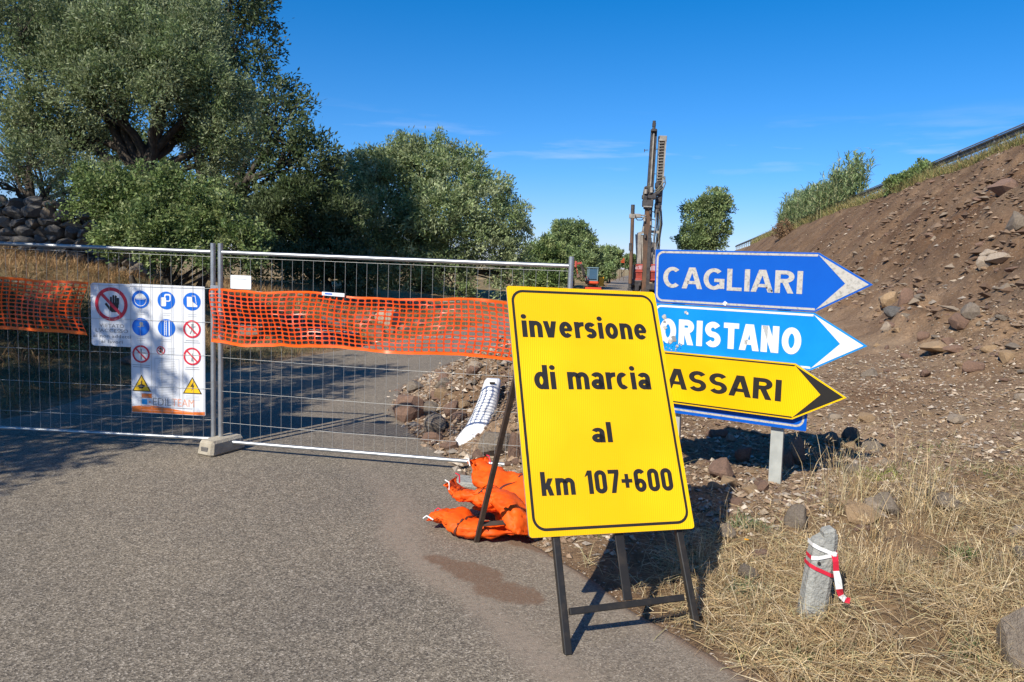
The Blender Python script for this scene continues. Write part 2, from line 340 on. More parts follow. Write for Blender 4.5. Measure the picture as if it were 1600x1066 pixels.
class MB:
    def __init__(s): s.V = []; s.F = []; s.mi = []; s.sm = []; s.n = 0
    def add(s, V, F, m=0, smooth=False):
        V = [tuple(map(float, v)) for v in V]
        for f in F: s.F.append([i + s.n for i in f]); s.mi.append(m); s.sm.append(smooth)
        s.V += V; s.n += len(V); return s
    def box(s, c, size, ax=None, m=0, taper=1.0, bevel=0):
        c = np.array(c, float); A = np.eye(3) if ax is None else np.array(ax, float)
        hx, hy, hz = [q / 2 for q in size]
        if bevel:
            b = min(bevel, hx * .9, hy * .9, hz * .9); V = []; 
            for sx in (-1, 1):
                for sy in (-1, 1):
                    for sz in (-1, 1):
                        for k in range(3):
                            q = [sx * hx, sy * hy, sz * hz]; 
                            for j in range(3):
                                if j != k: q[j] -= [sx, sy, sz][j] * b
                            if sz > 0: q[0] *= taper; q[1] *= taper
                            V.append(c + A.T @ np.array(q))
            bm = bmesh.new(); vs = [bm.verts.new(v) for v in V]
            bmesh.ops.convex_hull(bm, input=vs); bm.verts.index_update()
            VV = [v.co[:] for v in bm.verts]; FF = [[v.index for v in f.verts] for f in bm.faces]; bm.free()
            return s.add(VV, FF, m)
        V = []
        for sz in (-1, 1):
            for sx, sy in ((-1, -1), (1, -1), (1, 1), (-1, 1)):
                t = taper if sz > 0 else 1
                V.append(c + A.T @ np.array([sx * hx * t, sy * hy * t, sz * hz]))
        return s.add(V, [(3, 2, 1, 0), (4, 5, 6, 7), (0, 1, 5, 4), (1, 2, 6, 5), (2, 3, 7, 6), (3, 0, 4, 7)], m)
    def beam(s, p, q, wx, wy, m=0, side=None, bevel=0):
        p = np.array(p, float); q = np.array(q, float); z = unit(q - p); sd = np.array(side if side is not None else ((1, 0, 0) if abs(z[0]) < .8 else (0, 1, 0)), float)
        y = unit(np.cross(z, sd)); x = np.cross(y, z)
        return s.box((p + q) / 2, (wx, wy, np.linalg.norm(q - p)), np.array([x, y, z]), m, bevel=bevel)
    def tube(s, pts, r, n=8, m=0, cap=True, smooth=True):
        pts = [np.array(p, float) for p in pts]; k = len(pts); rs = [r] * k if np.isscalar(r) else list(r)
        V = []; ref = None
        for i in range(k):
            t = unit(pts[min(i + 1, k - 1)] - pts[max(i - 1, 0)])
            if ref is None: ref = unit(np.cross(t, (0, 0, 1) if abs(t[2]) < .9 else (1, 0, 0)))
            else: ref = unit(ref - t * (ref @ t))
            b = np.cross(t, ref)
            for j in range(n):
                an = 2 * math.pi * j / n; V.append(pts[i] + rs[i] * (math.cos(an) * ref + math.sin(an) * b))
        F = [(i * n + j, i * n + (j + 1) % n, (i + 1) * n + (j + 1) % n, (i + 1) * n + j) for i in range(k - 1) for j in range(n)]
        s.add(V, F, m, smooth)
        if cap:
            s.add([V[j] for j in range(n)], [tuple(range(n))[::-1]], m); s.add(V[-n:], [tuple(range(n))], m)
        return s
    def cyl(s, p, q, r, n=12, m=0): return s.tube([p, q], r, n, m)
    def build(s, name, mats, parent=None, root=None, loc=None):
        return fast(name, np.array(s.V), s.F, mats, parent, root, smooth=s.sm, mi=s.mi, loc=loc)
def rbase(parent): return parent

# plane frame for flat signs: origin, ux, uz, n (towards the viewer)
class Frame:
    def __init__(s, o, ux, uz): s.o = np.array(o, float); s.ux = unit(ux); s.uz = unit(uz); s.n = unit(np.cross(s.ux, s.uz))
    def P(s, x, z, d=0): return s.o + s.ux * x + s.uz * z + s.n * d
def rrect(x0, z0, x1, z1, r, n=8):
    P = []
    for cx, cz, a0 in ((x1 - r, z1 - r, 0), (x0 + r, z1 - r, 90), (x0 + r, z0 + r, 180), (x1 - r, z0 + r, 270)):
        for k in range(n + 1):
            t = math.radians(a0 + 90 * k / n); P.append((cx + r * math.cos(t), cz + r * math.sin(t)))
    return P
def disc(cx, cz, r, n=28): return [(cx + r * math.cos(2 * math.pi * k / n), cz + r * math.sin(2 * math.pi * k / n)) for k in range(n)]
class Flat:
    """thin printed shapes and plates on a frame"""
    def __init__(s, fr): s.fr = fr; s.mb = MB()
    def poly(s, pts, d, m=0):
        s.mb.add([s.fr.P(x, z, d) for x, z in pts], [tuple(range(len(pts)))], m); return s
    def solid(s, pts, d0, d1, m=0, ms=None):
        k = len(pts); ms = m if ms is None else ms
        A = [s.fr.P(x, z, d0) for x, z in pts]; B = [s.fr.P(x, z, d1) for x, z in pts]
        s.mb.add(A + B, [tuple(range(k))[::-1]] , ms); s.mb.add(B, [tuple(range(k))], m)
        s.mb.add(A + B, [(i, (i + 1) % k, k + (i + 1) % k, k + i) for i in range(k)], ms); return s
    def band(s, outer, inner, d, m=0):
        k = len(outer); s.mb.add([s.fr.P(x, z, d) for x, z in outer + inner], [(i, (i + 1) % k, k + (i + 1) % k, k + i) for i in range(k)], m); return s
    def line(s, x0, z0, x1, z1, w_, d, m=0):
        dx, dz = x1 - x0, z1 - z0; l = math.hypot(dx, dz); nx, nz = -dz / l * w_ / 2, dx / l * w_ / 2
        return s.poly([(x0 - nx, z0 - nz), (x1 - nx, z1 - nz), (x1 + nx, z1 + nz), (x0 + nx, z0 + nz)], d, m)
    def build(s, name, mats, parent, root=None): return s.mb.build(name, mats, parent, root)
def text_mesh(body, bold=.0, spacing=1.0):
    cu_ = bpy.data.curves.new('t', 'FONT'); cu_.body = body; cu_.size = 1; cu_.offset = bold; cu_.space_character = spacing; cu_.resolution_u = 6; cu_.fill_mode = 'FRONT'
    o = bpy.data.objects.new('t', cu_); col.objects.link(o); dg = bpy.context.evaluated_depsgraph_get()
    me = bpy.data.meshes.new_from_object(o.evaluated_get(dg)); V = np.array([v.co[:] for v in me.vertices]); F = [list(p.vertices) for p in me.polygons]
    bpy.data.objects.remove(o); bpy.data.curves.remove(cu_); bpy.data.meshes.remove(me); return V, F
def lettering(fr, body, x0, zb, x1, zcap, d, m, parent, root=None, bold=.02, name='lettering', spacing=1.0, ref=None):
    """fit body so that it runs from x0 to x1 with its baseline at zb and cap height at zcap"""
    V, F = text_mesh(body, bold, spacing)
    cap = text_mesh(ref or 'H', bold)[0]; ch = cap[:, 1].max() - max(cap[:, 1].min(), -.03); yb = text_mesh('H', bold)[0][:, 1].min()
    sx = (x1 - x0) / (V[:, 0].max() - V[:, 0].min()); sz = (zcap - zb) / ch
    X = x0 + (V[:, 0] - V[:, 0].min()) * sx; Z = zb + (V[:, 1] - yb) * sz
    W = np.array([fr.P(x, z, d) for x, z in zip(X, Z)])
    return fast(name, W, F, m, parent, root)

# alphabet of the road signs, built from thick strokes
def glyph(ch, t):
    h = t / 2; X = .72; out = []
    def Rc(x0, y0, x1, y1): out.append([(x0, y0), (x1, y0), (x1, y1), (x0, y1)])
    def D(x0, y0, x1, y1, k=1.0):
        q = k * h * math.hypot(x1 - x0, y1 - y0) / abs(y1 - y0)
        out.append([(x0 - q, y0), (x0 + q, y0), (x1 + q, y1), (x1 - q, y1)] if y1 > y0 else [(x1 - q, y1), (x1 + q, y1), (x0 + q, y0), (x0 - q, y0)])
    def arc(cx, cy, rx, ry, a0, a1, n=14):
        return [(cx + rx * math.cos(math.radians(a0 + (a1 - a0) * k / n)), cy + ry * math.sin(math.radians(a0 + (a1 - a0) * k / n))) for k in range(n + 1)]
    def S(P, closed=False):
        n = len(P)
        for side in range(n - 1):
            pass
        Lf, Rt = [], []
        for i in range(n):
            if closed: p0, p1 = P[(i - 1) % (n - 1)], P[(i + 1) % (n - 1)] if i < n - 1 else P[1]
            else: p0, p1 = P[max(i - 1, 0)], P[min(i + 1, n - 1)]
            dx, dy = p1[0] - p0[0], p1[1] - p0[1]; l = math.hypot(dx, dy) or 1; nx, ny = -dy / l * h, dx / l * h
            Lf.append((P[i][0] + nx, P[i][1] + ny)); Rt.append((P[i][0] - nx, P[i][1] - ny))
        for i in range(n - 1): out.append(('q', [Rt[i], Rt[i + 1], Lf[i + 1], Lf[i]]))
    def ell(w, y0, y1): S(arc(w / 2, (y0 + y1) / 2, w / 2 - h, (y1 - y0) / 2 - h, 0, 360, 28), True)
    def stad(w, y0, y1):
        r = w / 2 - h; P = arc(w / 2, y1 - h - r, r, r, 0, 180, 10) + arc(w / 2, y0 + h + r, r, r, 180, 360, 10); S(P + [P[0]], True)
    def ess(w, H):
        ry = (H - t) / 4; S(arc(w / 2, H - h - ry, w / 2 - h, ry, 28, 270, 14)[:-1] + arc(w / 2, h + ry, w / 2 - h, ry, 90, -152, 14))
    def arch(x0, w, H): S(arc(x0 + w / 2, H - .26, w / 2 - h, .26 - h, 172, 0, 10) + [(x0 + w - h, 0)])
    w = .5
    if ch == 'C': w = .68; S(arc(w / 2, .5, w / 2 - h, .5 - h, 48, 312, 24))
    elif ch == 'G': w = .72; S(arc(w / 2, .5, w / 2 - h, .5 - h, 48, 318, 24)); Rc(w - t, .06, w, .52); Rc(w * .52, .52 - t * .9, w - t, .52)
    elif ch == 'A': w = .74; D(t * .56, 0, w / 2 - h * .3, 1); D(w - t * .56, 0, w / 2 + h * .3, 1); Rc(w * .26, .22, w * .74, .22 + t * .85)
    elif ch == 'L': w = .5; Rc(0, 0, t, 1); Rc(t, 0, w, t * .9)
    elif ch in 'I|': w = t; Rc(0, 0, t, 1)
    elif ch == 'l': w = t; Rc(0, 0, t, 1)
    elif ch == 'R': w = .60; Rc(0, 0, t, 1); S([(t, 1 - h), (w - .27, 1 - h)] + arc(w - .27 , .73, .27 - h, .27 - h, 90, -90, 10)[1:] + [(t, .46 + h)]); D(w - t * .58, 0, w * .52, .50)
    elif ch == 'S': w = .60; ess(w, 1)
    elif ch == 'T': w = .56; Rc(0, 1 - t * .9, w, 1); Rc(w / 2 - h, 0, w / 2 + h, 1 - t * .9)
    elif ch == 'N': w = .62; Rc(0, 0, t, 1); Rc(w - t, 0, w, 1); D(w - t * .62, 0, t * .62, 1)
    elif ch == 'O': w = .66; ell(w, 0, 1)
    elif ch == '0': w = .50; stad(w, 0, 1)
    elif ch == 'i': w = t; Rc(0, 0, t, X); out.append([(h + h * 1.12 * math.cos(k * math.pi / 6), .90 + h * 1.12 * math.sin(k * math.pi / 6)) for k in range(12)])
    elif ch == 'n': w = .48; Rc(0, 0, t, X); arch(0, w, X)
    elif ch == 'm': w = .78; Rc(0, 0, t, X); arch(0, (w + t) / 2, X); arch((w - t) / 2, (w + t) / 2, X)
    elif ch == 'v': w = .52; D(w / 2 - h * .2, 0, t * .56, X); D(w / 2 + h * .2, 0, w - t * .56, X)
    elif ch == 'e': w = .50; S(arc(w / 2, X / 2, w / 2 - h, X / 2 - h, 0, 318, 22)); Rc(h, X / 2 - t * .36, w - h * .3, X / 2 + t * .36)
    elif ch == 'r': w = .36; Rc(0, 0, t, X); S(arc(w * .92, X - .30, w * .92 - h, .30 - h, 172, 80, 8))
    elif ch == 's': w = .44; ess(w, X)
    elif ch == 'o': w = .50; ell(w, 0, X)
    elif ch == 'c': w = .46; S(arc(w / 2, X / 2, w / 2 - h, X / 2 - h, 50, 310, 20))
    elif ch == 'd': w = .50; ell(w, 0, X); Rc(w - t, 0, w, 1)
    elif ch == 'a': w = .47; S(arc(w / 2, X - .22, w / 2 - h, .22 - h, 160, 0, 12) + [(w - h, 0)]); S(arc(w / 2 - h * .2, .215, w / 2 - h * 1.1, .215 - h, 0, 360, 20), True)
    elif ch == 'k': w = .50; Rc(0, 0, t, 1); D(t, .26, w - t * .6, X); D(w - t * .56, 0, t + .10, .40)
    elif ch == '1': w = .32; Rc(w - t, 0, w, 1); out.append([(0, .72), (w - t, .80), (w - t, 1), (.08, .88)])
    elif ch == '7': w = .46; Rc(0, 1 - t * .9, w, 1); D(w * .36, 0, w - t * .52, 1 - t * .9)
    elif ch == '6': w = .50; r = w / 2 - h; S(arc(w / 2, .29, r, .29 - h, 0, 360, 22), True); S([(h, .30)] + arc(w / 2, 1 - h - r, r, r, 180, 25, 12))
    elif ch == '+': w = .46; Rc(0, .42, w, .42 + t * .85); Rc(w / 2 - t * .42, .20, w / 2 + t * .42, .42); Rc(w / 2 - t * .42, .42 + t * .85, w / 2 + t * .42, .80)
    elif ch == ' ': w = .26
    return w, out
def roadtext(fr, body, x0, zb, x1, zcap, d, m, parent, t=.17, gap=.11, name='lettering'):
    W_ = 0; L_ = []
    for i, ch in enumerate(body):
        w_, sh = glyph(ch, t); L_.append((W_, sh)); nx_ = body[i + 1] if i + 1 < len(body) else ''
        W_ += w_ + gap - (.09 if (ch + nx_) in ('CA', 'TA', 'AT') else .05 if ch in 'rA' or nx_ in ('A', 'v') else 0)
    W_ -= gap; sx_, sz_ = (x1 - x0) / W_, (zcap - zb); mb = MB(); k = 0; res = None
    for ox, sh in L_:
        if not sh:
            mb.build(name, [m], parent); mb = MB(); continue
        for g_ in sh:
            if g_[0] == 'q': pts = g_[1]; dd = d + .0004
            else: pts = g_; k += 1; dd = d + .0002 * (k % 2)
            mb.add([fr.P(x0 + (ox + px) * sx_, zb + pz * sz_, dd) for px, pz in pts], [tuple(range(len(pts)))])
    return mb.build(name, [m], parent)

# ------------------------------------------------------------------ ground and road
angs = np.concatenate([np.linspace(-180, -50, 50, endpoint=False), np.linspace(-50, 50, 560, endpoint=False), np.linspace(50, 180, 50, endpoint=False)])
rad = [0.0]; r_ = .6
while r_ < 2.0: rad.append(r_); r_ += .25
while r_ < 900: rad.append(r_); r_ *= 1.0135
rad = np.array(rad[1:]); A_ = np.radians(angs)
GX = rad[:, None] * np.sin(A_)[None]; GY = rad[:, None] * np.cos(A_)[None]; GZ = height(GX, GY)
nr, na = GX.shape
V = np.stack([GX.ravel(), GY.ravel(), GZ.ravel()], 1)
i0 = (np.arange(nr - 1)[:, None] * na + np.arange(na)[None]).ravel(); i1 = (np.arange(nr - 1)[:, None] * na + (np.arange(na)[None] + 1) % na).ravel()
F = np.stack([i0, i0 + na, i1 + na, i1], 1)
ctr = len(V); V = np.vstack([V, [[0, 0, -.02]]])
x, y = V[:, 0], V[:, 1]; u_, v_ = uv(x, y); dR = x - xR(y); dL = xL(y) - x
soil = np.array([.205, .130, .078]); soil2 = np.array([.32, .23, .15]); strawc = np.array([.38, .27, .14]); strawd = np.array([.27, .185, .10]); olive = np.array([.13, .115, .06])
t = (.5 + .9 * fbm(x * .7, y * .7, 51, 4))[:, None].clip(0, 1)
C = soil * (1 - t) + soil2 * t
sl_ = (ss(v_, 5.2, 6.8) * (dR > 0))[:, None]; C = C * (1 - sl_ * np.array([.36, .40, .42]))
verge = (ss(dR, 0, .3) * (1 - ss(y - .25 * x + .8 * fbm(x * 1.5, y * 1.5, 55, 3), 4.2, 5.2)))[:, None]
C = C * (1 - verge * .75) + strawd * verge * .75
left = ss(dL, 0, .6)[:, None]; tl = (.5 + fbm(x * .5, y * .5, 57, 4))[:, None].clip(0, 1)
C = C * (1 - left) + (strawc * tl + olive * (1 - tl)) * left
top = (ss(v_, 11.4, 11.9) * ss(dR, 0, 1))[:, None]; C = C * (1 - top) + strawc * top
farm = (ss(u_, 45, 80) * (1 - ss(v_, 5.5, 7)) * (dR > 0))[:, None]; C = C * (1 - farm) + strawc * farm
ff = ss(np.hypot(x, y), 120, 220)[:, None]; C = C * (1 - ff) + np.array([.30, .24, .13]) * ff
stfan = [[ctr, i, (i + 1) % na] for i in range(na)]
g = fast('ground', V, F, Mt['ground'], smooth=True, attrs={'tone': C}); g['kind'] = 'structure'
# road sheet, ragged at its edges
ys = np.concatenate([np.arange(-20, 0, 1.0), np.arange(0, 3, .05), np.arange(3, 6.5, .025), np.arange(6.5, 20, .06), np.arange(20, 60, .5), np.arange(60, 300, 4)])
nu = 130
l_ = xL(ys) - .12 * fbm(ys * 1.5, ys * 0, 61, 4) - .05; r2 = xR(ys) + .05 * fbm(ys * 2.5, ys * 0, 63, 5, .7) + .03 * ((ys > 1) & (ys < 6))
tt = np.concatenate([np.linspace(0, .62, 26, endpoint=False), np.linspace(.62, 1, nu - 26)])
RX = l_[:, None] * (1 - tt) + r2[:, None] * tt; RY = np.repeat(ys[:, None], nu, 1)
dd = xR(RY) - RX
wob_ = .16 * fbm(RY * 1.3, RX * 1.3, 66, 4)
dust = (.75 * np.exp(-((dd + wob_ - .92) / .16)**2) + .38 * (1 - ss(dd + wob_, .85, 1.15)) + .35 * np.exp(-(dd / .2)**2)) * ss(RY, 2.0, 3.4) * (1 - .6 * ss(RY, 5.2, 6.5)) + .25 * ss(RY, 8, 18)
dust = dust + .85 * np.exp(-(((RX - (-.25)) / .35)**2 + ((RY - 6.35) / .25)**2)) * 0 + .6 * np.exp(-((xL(RY) - RX) / .5)**2)
dust = dust * (1 - .35 * ss(RY, 40, 60)) + .25 * ss(RY, 20, 40)
nzz = .5 * fbm(RX * 5.5, RY * 5.5, 71, 5, .6)
def blob(cx_, cy_, a_, b_, th):
    c_, s_ = math.cos(th), math.sin(th); X = (RX - cx_) * c_ + (RY - cy_) * s_; Y = -(RX - cx_) * s_ + (RY - cy_) * c_
    return (X / a_)**2 + (Y / b_)**2
P1 = gnd(738, 896); P2 = gnd(792, 926); P3 = gnd(692, 878); P4 = gnd(835, 855)
q = np.minimum.reduce([blob(P1[0], P1[1], .22, .12, -.5), blob(P2[0], P2[1], .20, .13, -.5), blob(P3[0], P3[1], .13, .07, -.5) , blob(P4[0] + .06, P4[1] - .02, .3, .1, -.6)])
stain = (1 - ss(q + 2.2 * nzz, .95, 1.35)) * .9
stain = np.maximum(stain, np.exp(-(dd / .05)**2) * ss(RY, 2.2, 3.5) * .9)
D = np.zeros((RX.size, 3)); D[:, 0] = dust.ravel().clip(0, 1); D[:, 1] = stain.ravel()
RZ = np.full(RX.shape, .006); RZ[:, 0] = -.05; RZ[:, -1] = -.03
V = np.stack([RX.ravel(), RY.ravel(), RZ.ravel()], 1); m_ = len(ys)
i = (np.arange(m_ - 1)[:, None] * nu + np.arange(nu - 1)[None]).ravel(); F = np.stack([i, i + 1, i + nu + 1, i + nu], 1)
rd = fast('road', V, F, Mt['asphalt'], smooth=True, attrs={'dust': D}); rd['kind'] = 'structure'

# ------------------------------------------------------------------ fence panels
FL0 = np.array([-2.925, 7.190, 0]); FLd = unit((-.99866, .0517, 0))        # left panel, running left from the joint
FR0 = np.array([-2.822, 7.112, 0]); FRd = unit((.98792, -.15496, 0))         # right panel, running right
def panel(name, label, o, d, length, lean=0):
    t = thing('mesh_fence', label, 'fence', tuple(o), 'mesh fence panels closing the road')
    for s_ in (0, length):
        p = o + d * s_; f = MB().cyl(p + (0, 0, .03), p + (0, 0, 2.03), .024, 14, 0); f.build('post', [Mt['galv']], t)
    for z in (.10, 1.945):
        MB().cyl(o + d * .02 + (0, 0, z), o + d * (length - .02) + (0, 0, z), .019, 12).build('rail', [Mt['galv']], t)
    n_ = int(length / .107); me = None; nrm = np.cross(d, (0, 0, 1))
    for k in range(1, n_ + 1):
        sx_ = .05 + (length - .1) * (k - .5) / n_
        if me is None:
            w_ = MB().cyl(o + d * sx_ + (0, 0, .10), o + d * sx_ + (0, 0, 1.90), .0015, 5); ob = w_.build('vertical_wire', [Mt['wire']], t); me = ob.data; s0 = sx_
        else:
            ob = bpy.data.objects.new('vertical_wire', me); col.objects.link(ob); ob.parent = t; ob.location = tuple(d * (sx_ - s0))
        ob.location = tuple(np.array(ob.location) + nrm * R.uniform(-.004, .004) + d * R.uniform(-.003, .003))
    me = None
    for z in (.29, .60, .93, 1.26, 1.59, 1.90):
        sag = [o + d * (.02 + (length - .04) * q / 8) + (0, 0, z + (-.012 * math.sin(math.pi * q / 8) if z < 1.8 else 0)) + nrm * .006 for q in range(9)]
        MB().tube(sag, .0018, 5).build('horizontal_wire', [Mt['wire']], t)
    return t
panel('fence_panel', 'galvanised mesh fence panel on the left, carrying the white safety boards', FL0, FLd, 3.45)
panel('fence_panel', 'galvanised mesh fence panel on the right, with the long orange net tied across it', FR0, FRd, 3.36)
# clamp joining the two panels and the foot block
t = thing('fence_clamp', 'small steel clamp joining the two fence panel posts', 'clamp', (-2.87, 7.15, 1.6))
MB().box((-2.868, 7.125, 1.60), (.11, .02, .05), bevel=.004).build('clamp_plate', [Mt['galv']], t)
MB().cyl((-2.868, 7.10, 1.6), (-2.868, 7.19, 1.6), .008, 8).build('bolt', [Mt['galv']], t)
bl = MB(); ax = np.array([unit((.42, .90, 0)), unit((-.90, .42, 0)), (0, 0, 1)])
bc = np.array([-2.80, 7.08, .075])
bl.box(bc, (.44, .21, .15), ax, taper=.90, bevel=.025)
fb = bl.build('concrete_block', [Mt['block']], None, loc=(-2.845, 7.04, 0)); tag(fb, 'cream concrete foot block holding up the joint of the two fence panels', 'fence foot')
rc = MB().box(bc - ax[0] * .205 + (0, 0, -.005), (.02, .09, .045), ax, bevel=.004); ro = rc.build('handle_recess', [Mt['strap'] if 0 else Mt['concrete']], fb, None) if 0 else None
# handle slot as a child of the block
ro = fast('handle_recess', np.array(rc.V) - np.array([-2.845, 7.04, 0]), rc.F, Mt['rock_dark']); ro.parent = fb

# ------------------------------------------------------------------ orange nets
def net(name, label, pos, s0, s1, z0, z1, nx, nz, band=True, seed=1):
    mb = MB(); V = []; F = []
    dx = (s1 - s0) / nx; dz = (z1 - z0) / nz
    def hole(i, j): return .5 + .5 * math.sin(i * 12.9 + j * 78.2 + seed)
    for i in range(nx):
        for j in range(nz):
            x0, x1_, y0, y1 = s0 + i * dx, s0 + (i + 1) * dx, z0 + j * dz, z0 + (j + 1) * dz
            bx, by = dx * .09, dz * .135; c_ = min(dx, dz) * .2
            ix0, ix1, iy0, iy1 = x0 + bx, x1_ - bx, y0 + by, y1 - by
            inn = [(ix0 + c_, iy0), (ix1 - c_, iy0), (ix1, iy0 + c_), (ix1, iy1 - c_), (ix1 - c_, iy1), (ix0 + c_, iy1), (ix0, iy1 - c_), (ix0, iy0 + c_)]
            out = [(x0, y0), (x1_, y0), (x1_, y0), (x1_, y1), (x1_, y1), (x0, y1), (x0, y1), (x0, y0)]
            n0 = len(V)
            V += [pos(*p, seed) for p in inn] + [pos(x0, y0, seed), pos(x1_, y0, seed), pos(x1_, y1, seed), pos(x0, y1, seed)]
            a_, b_, c2, d_ = n0 + 8, n0 + 9, n0 + 10, n0 + 11
            F += [(a_, b_, n0 + 1, n0), (b_, n0 + 2, n0 + 1), (b_, c2, n0 + 3, n0 + 2), (c2, n0 + 4, n0 + 3), (c2, d_, n0 + 5, n0 + 4), (d_, n0 + 6, n0 + 5), (d_, a_, n0 + 7, n0 + 6), (a_, n0, n0 + 7)]
    o = thing(name, label, 'safety net', tuple(pos((s0 + s1) / 2, z0, seed)))
    fast('mesh_sheet', V, [list(f) for f in F], Mt['net'], o, smooth=True)
    for nm, za, zb in (('top_band', z1, z1 + .018), ('bottom_band', z0 - .026, z0)):
        VV = []; FF = []; K = nx * 2
        for i in range(K + 1):
            s_ = s0 + (s1 - s0) * i / K; VV += [pos(s_, za, seed), pos(s_, zb, seed)]
        FF = [(2 * i, 2 * i + 2, 2 * i + 3, 2 * i + 1) for i in range(K)]
        fast(nm, VV, [list(f) for f in FF], Mt['netband'], o, smooth=True)
    return o
def pos_right(s_, z, seed):
    n_ = unit(np.cross(FRd, (0, 0, 1)))           # towards the camera
    q = s_; top = 1.585 + .012 * math.sin(q * 3.1) + .007 * math.sin(q * 7.7 + 1) ; k = (z - 1.10) / .485
    zz = 1.105 + .008 * math.sin(q * 5.1 + 2) + .010 * math.exp(-((q - .62) / .05)**2) * (1 - k) - .02 * math.exp(-((q - .2) / .3)**2) + k * (top - 1.105)
    zz += .012 * float(fbm(np.array([q * 4.]), np.array([z * 8.]), 5, 3)[0])
    s2_ = q + .020 * float(fbm(np.array([q * 3.]), np.array([z * 5.]), 9, 3)[0]) + .02 * math.sin(k * 5 + q * 2) * (k < 1)
    dd = .030 + .022 * float(fbm(np.array([q * 6.]), np.array([z * 7.]), 3, 3)[0]) + .010 * math.sin(q * 9 + 4 * k)
    return FR0 + FRd * s2_ + n_ * dd + np.array([0, 0, zz])
net('safety_net', 'long bright orange plastic net stretched across the right fence panel', pos_right, -.085, 2.98, 1.10, 1.585, 46, 12, seed=1)
def pos_left(s_, z, seed):
    n_ = -unit(np.cross(FLd, (0, 0, 1))); k = (z - 1.12) / .45
    zz = 1.12 + .015 * math.sin(s_ * 4) + k * (.47 + .012 * math.sin(s_ * 6)) + .01 * float(fbm(np.array([s_ * 4.]), np.array([z * 8.]), 6, 3)[0])
    return FL0 + FLd * (s_ + .03 * math.sin(k * 4) * (1 if s_ > 1.5 else 2)) + n_ * (.035 + .02 * math.sin(s_ * 8 + 3 * k)) + np.array([0, 0, zz])
net('safety_net', 'short orange plastic net in shade at the far left of the fence', pos_left, 1.27, 3.42, 1.12, 1.57, 31, 12, seed=2)
fr = Frame(FR0 + np.array([0, 0, 0]), FRd, (0, 0, 1))
t = thing('notice_card', 'small blank white card fixed above the orange net beside the fence joint', 'card', tuple(fr.P(.22, 1.6, .03)))
Flat(fr).solid(rrect(.125, 1.605, .335, 1.735, .01, 3), .03, .036).build('card', [Mt['paper']], t)
Flat(fr).line(.16, 1.70, .29, 1.70, .004, .0375, 0).build('print_line', [Mt['lgrey']], t)
t = thing('label_strip', 'blue and white label strip lying along the top edge of the orange net', 'label', tuple(fr.P(1.16, 1.60, .05)))
Flat(fr).solid([(1.06, 1.585), (1.28, 1.578), (1.28, 1.612), (1.06, 1.618)], .064, .067).build('strip', [Mt['paper']], t)
Flat(fr).poly([(1.09, 1.596), (1.16, 1.594), (1.16, 1.606), (1.09, 1.608)], .069).build('print_patch', [Mt['pblue']], t)

# ------------------------------------------------------------------ safety boards on the left panel
fl = Frame(FL0 + np.cross(FLd, (0, 0, 1)) * .052, -FLd, (0, 0, 1))      # x negative runs left from the joint
def S(x): return x - 2.149 - .062                     # measured along the left panel
pm = [Mt['paper'], Mt['red'], Mt['ink'], Mt['pblue'], Mt['pyellow'], Mt['porange'], Mt['cyan'], Mt['pgrey'], Mt['lgrey'], Mt['pinky'], Mt['white']]
t = thing('safety_board', 'white board with a black hand under a red no entry ring', 'sign', tuple(fl.P(S(1.17), .98, .03)), 'safety boards on the fence')
x0, x1, z0, z1 = S(.965), S(1.385), .977, 1.598
Flat(fl).solid(rrect(x0, z0, x1, z1, .03, 5), .024, .030, 0).build('board', [Mt['paper']], t)
cx_, cz_ = S(1.175), 1.395
f = Flat(fl)
def hand(f, cx, cz, k, d, m):
    f.poly([(cx - .035 * k, cz - .02 * k), (cx - .02 * k, cz - .07 * k), (cx + .035 * k, cz - .07 * k), (cx + .05 * k, cz - .02 * k), (cx + .05 * k, cz + .02 * k), (cx - .03 * k, cz + .02 * k)], d, m)
    for i, (ox, ln) in enumerate(((-.022, .075), (.002, .092), (.025, .088), (.046, .068))):
        f.poly(rrect(cx + ox * k - .0095 * k, cz, cx + ox * k + .0095 * k, cz + ln * k, .009 * k, 3), d + .0002 * (i + 1), m)
    f.line(cx - .02 * k, cz - .055 * k, cx - .075 * k, cz + .01 * k, .022 * k, d + .0012, m)
hand(f, cx_ + .02, cz_ - .005, 1.05, .0315, 2)
f.band(disc(cx_, cz_, .165, 40), disc(cx_, cz_, .132, 40), .0335, 1); f.line(cx_ - .105, cz_ + .105, cx_ + .105, cz_ - .105, .03, .0345, 1)
f.build('pictogram', pm, t)
for i, (s_, w_, zz, h_) in enumerate((('VIETATO', .25, 1.165, .034), ("L'ACCESSO", .33, 1.115, .034), ('ai non addetti', .38, 1.062, .032), ('ai lavori', .22, 1.008, .032))):
    lettering(fl, s_, cx_ - w_ / 2, zz, cx_ + w_ / 2, zz + h_, .032, Mt['pgrey'], t, bold=.012, spacing=1.1)
t = thing('safety_board', 'tall white board crowded with blue, red and yellow safety pictograms', 'sign', tuple(fl.P(S(1.75), .33, .03)), 'safety boards on the fence')
X0, X1, Z0, Z1 = S(1.372), S(2.122), .325, 1.605
Flat(fl).solid(rrect(X0, Z0, X1, Z1, .008, 2), .034, .040, 0).build('board', [Mt['paper']], t)
colx = [X0 + .105, X0 + .365, X0 + .622]; rowz = [1.455, 1.185, .915, .62]
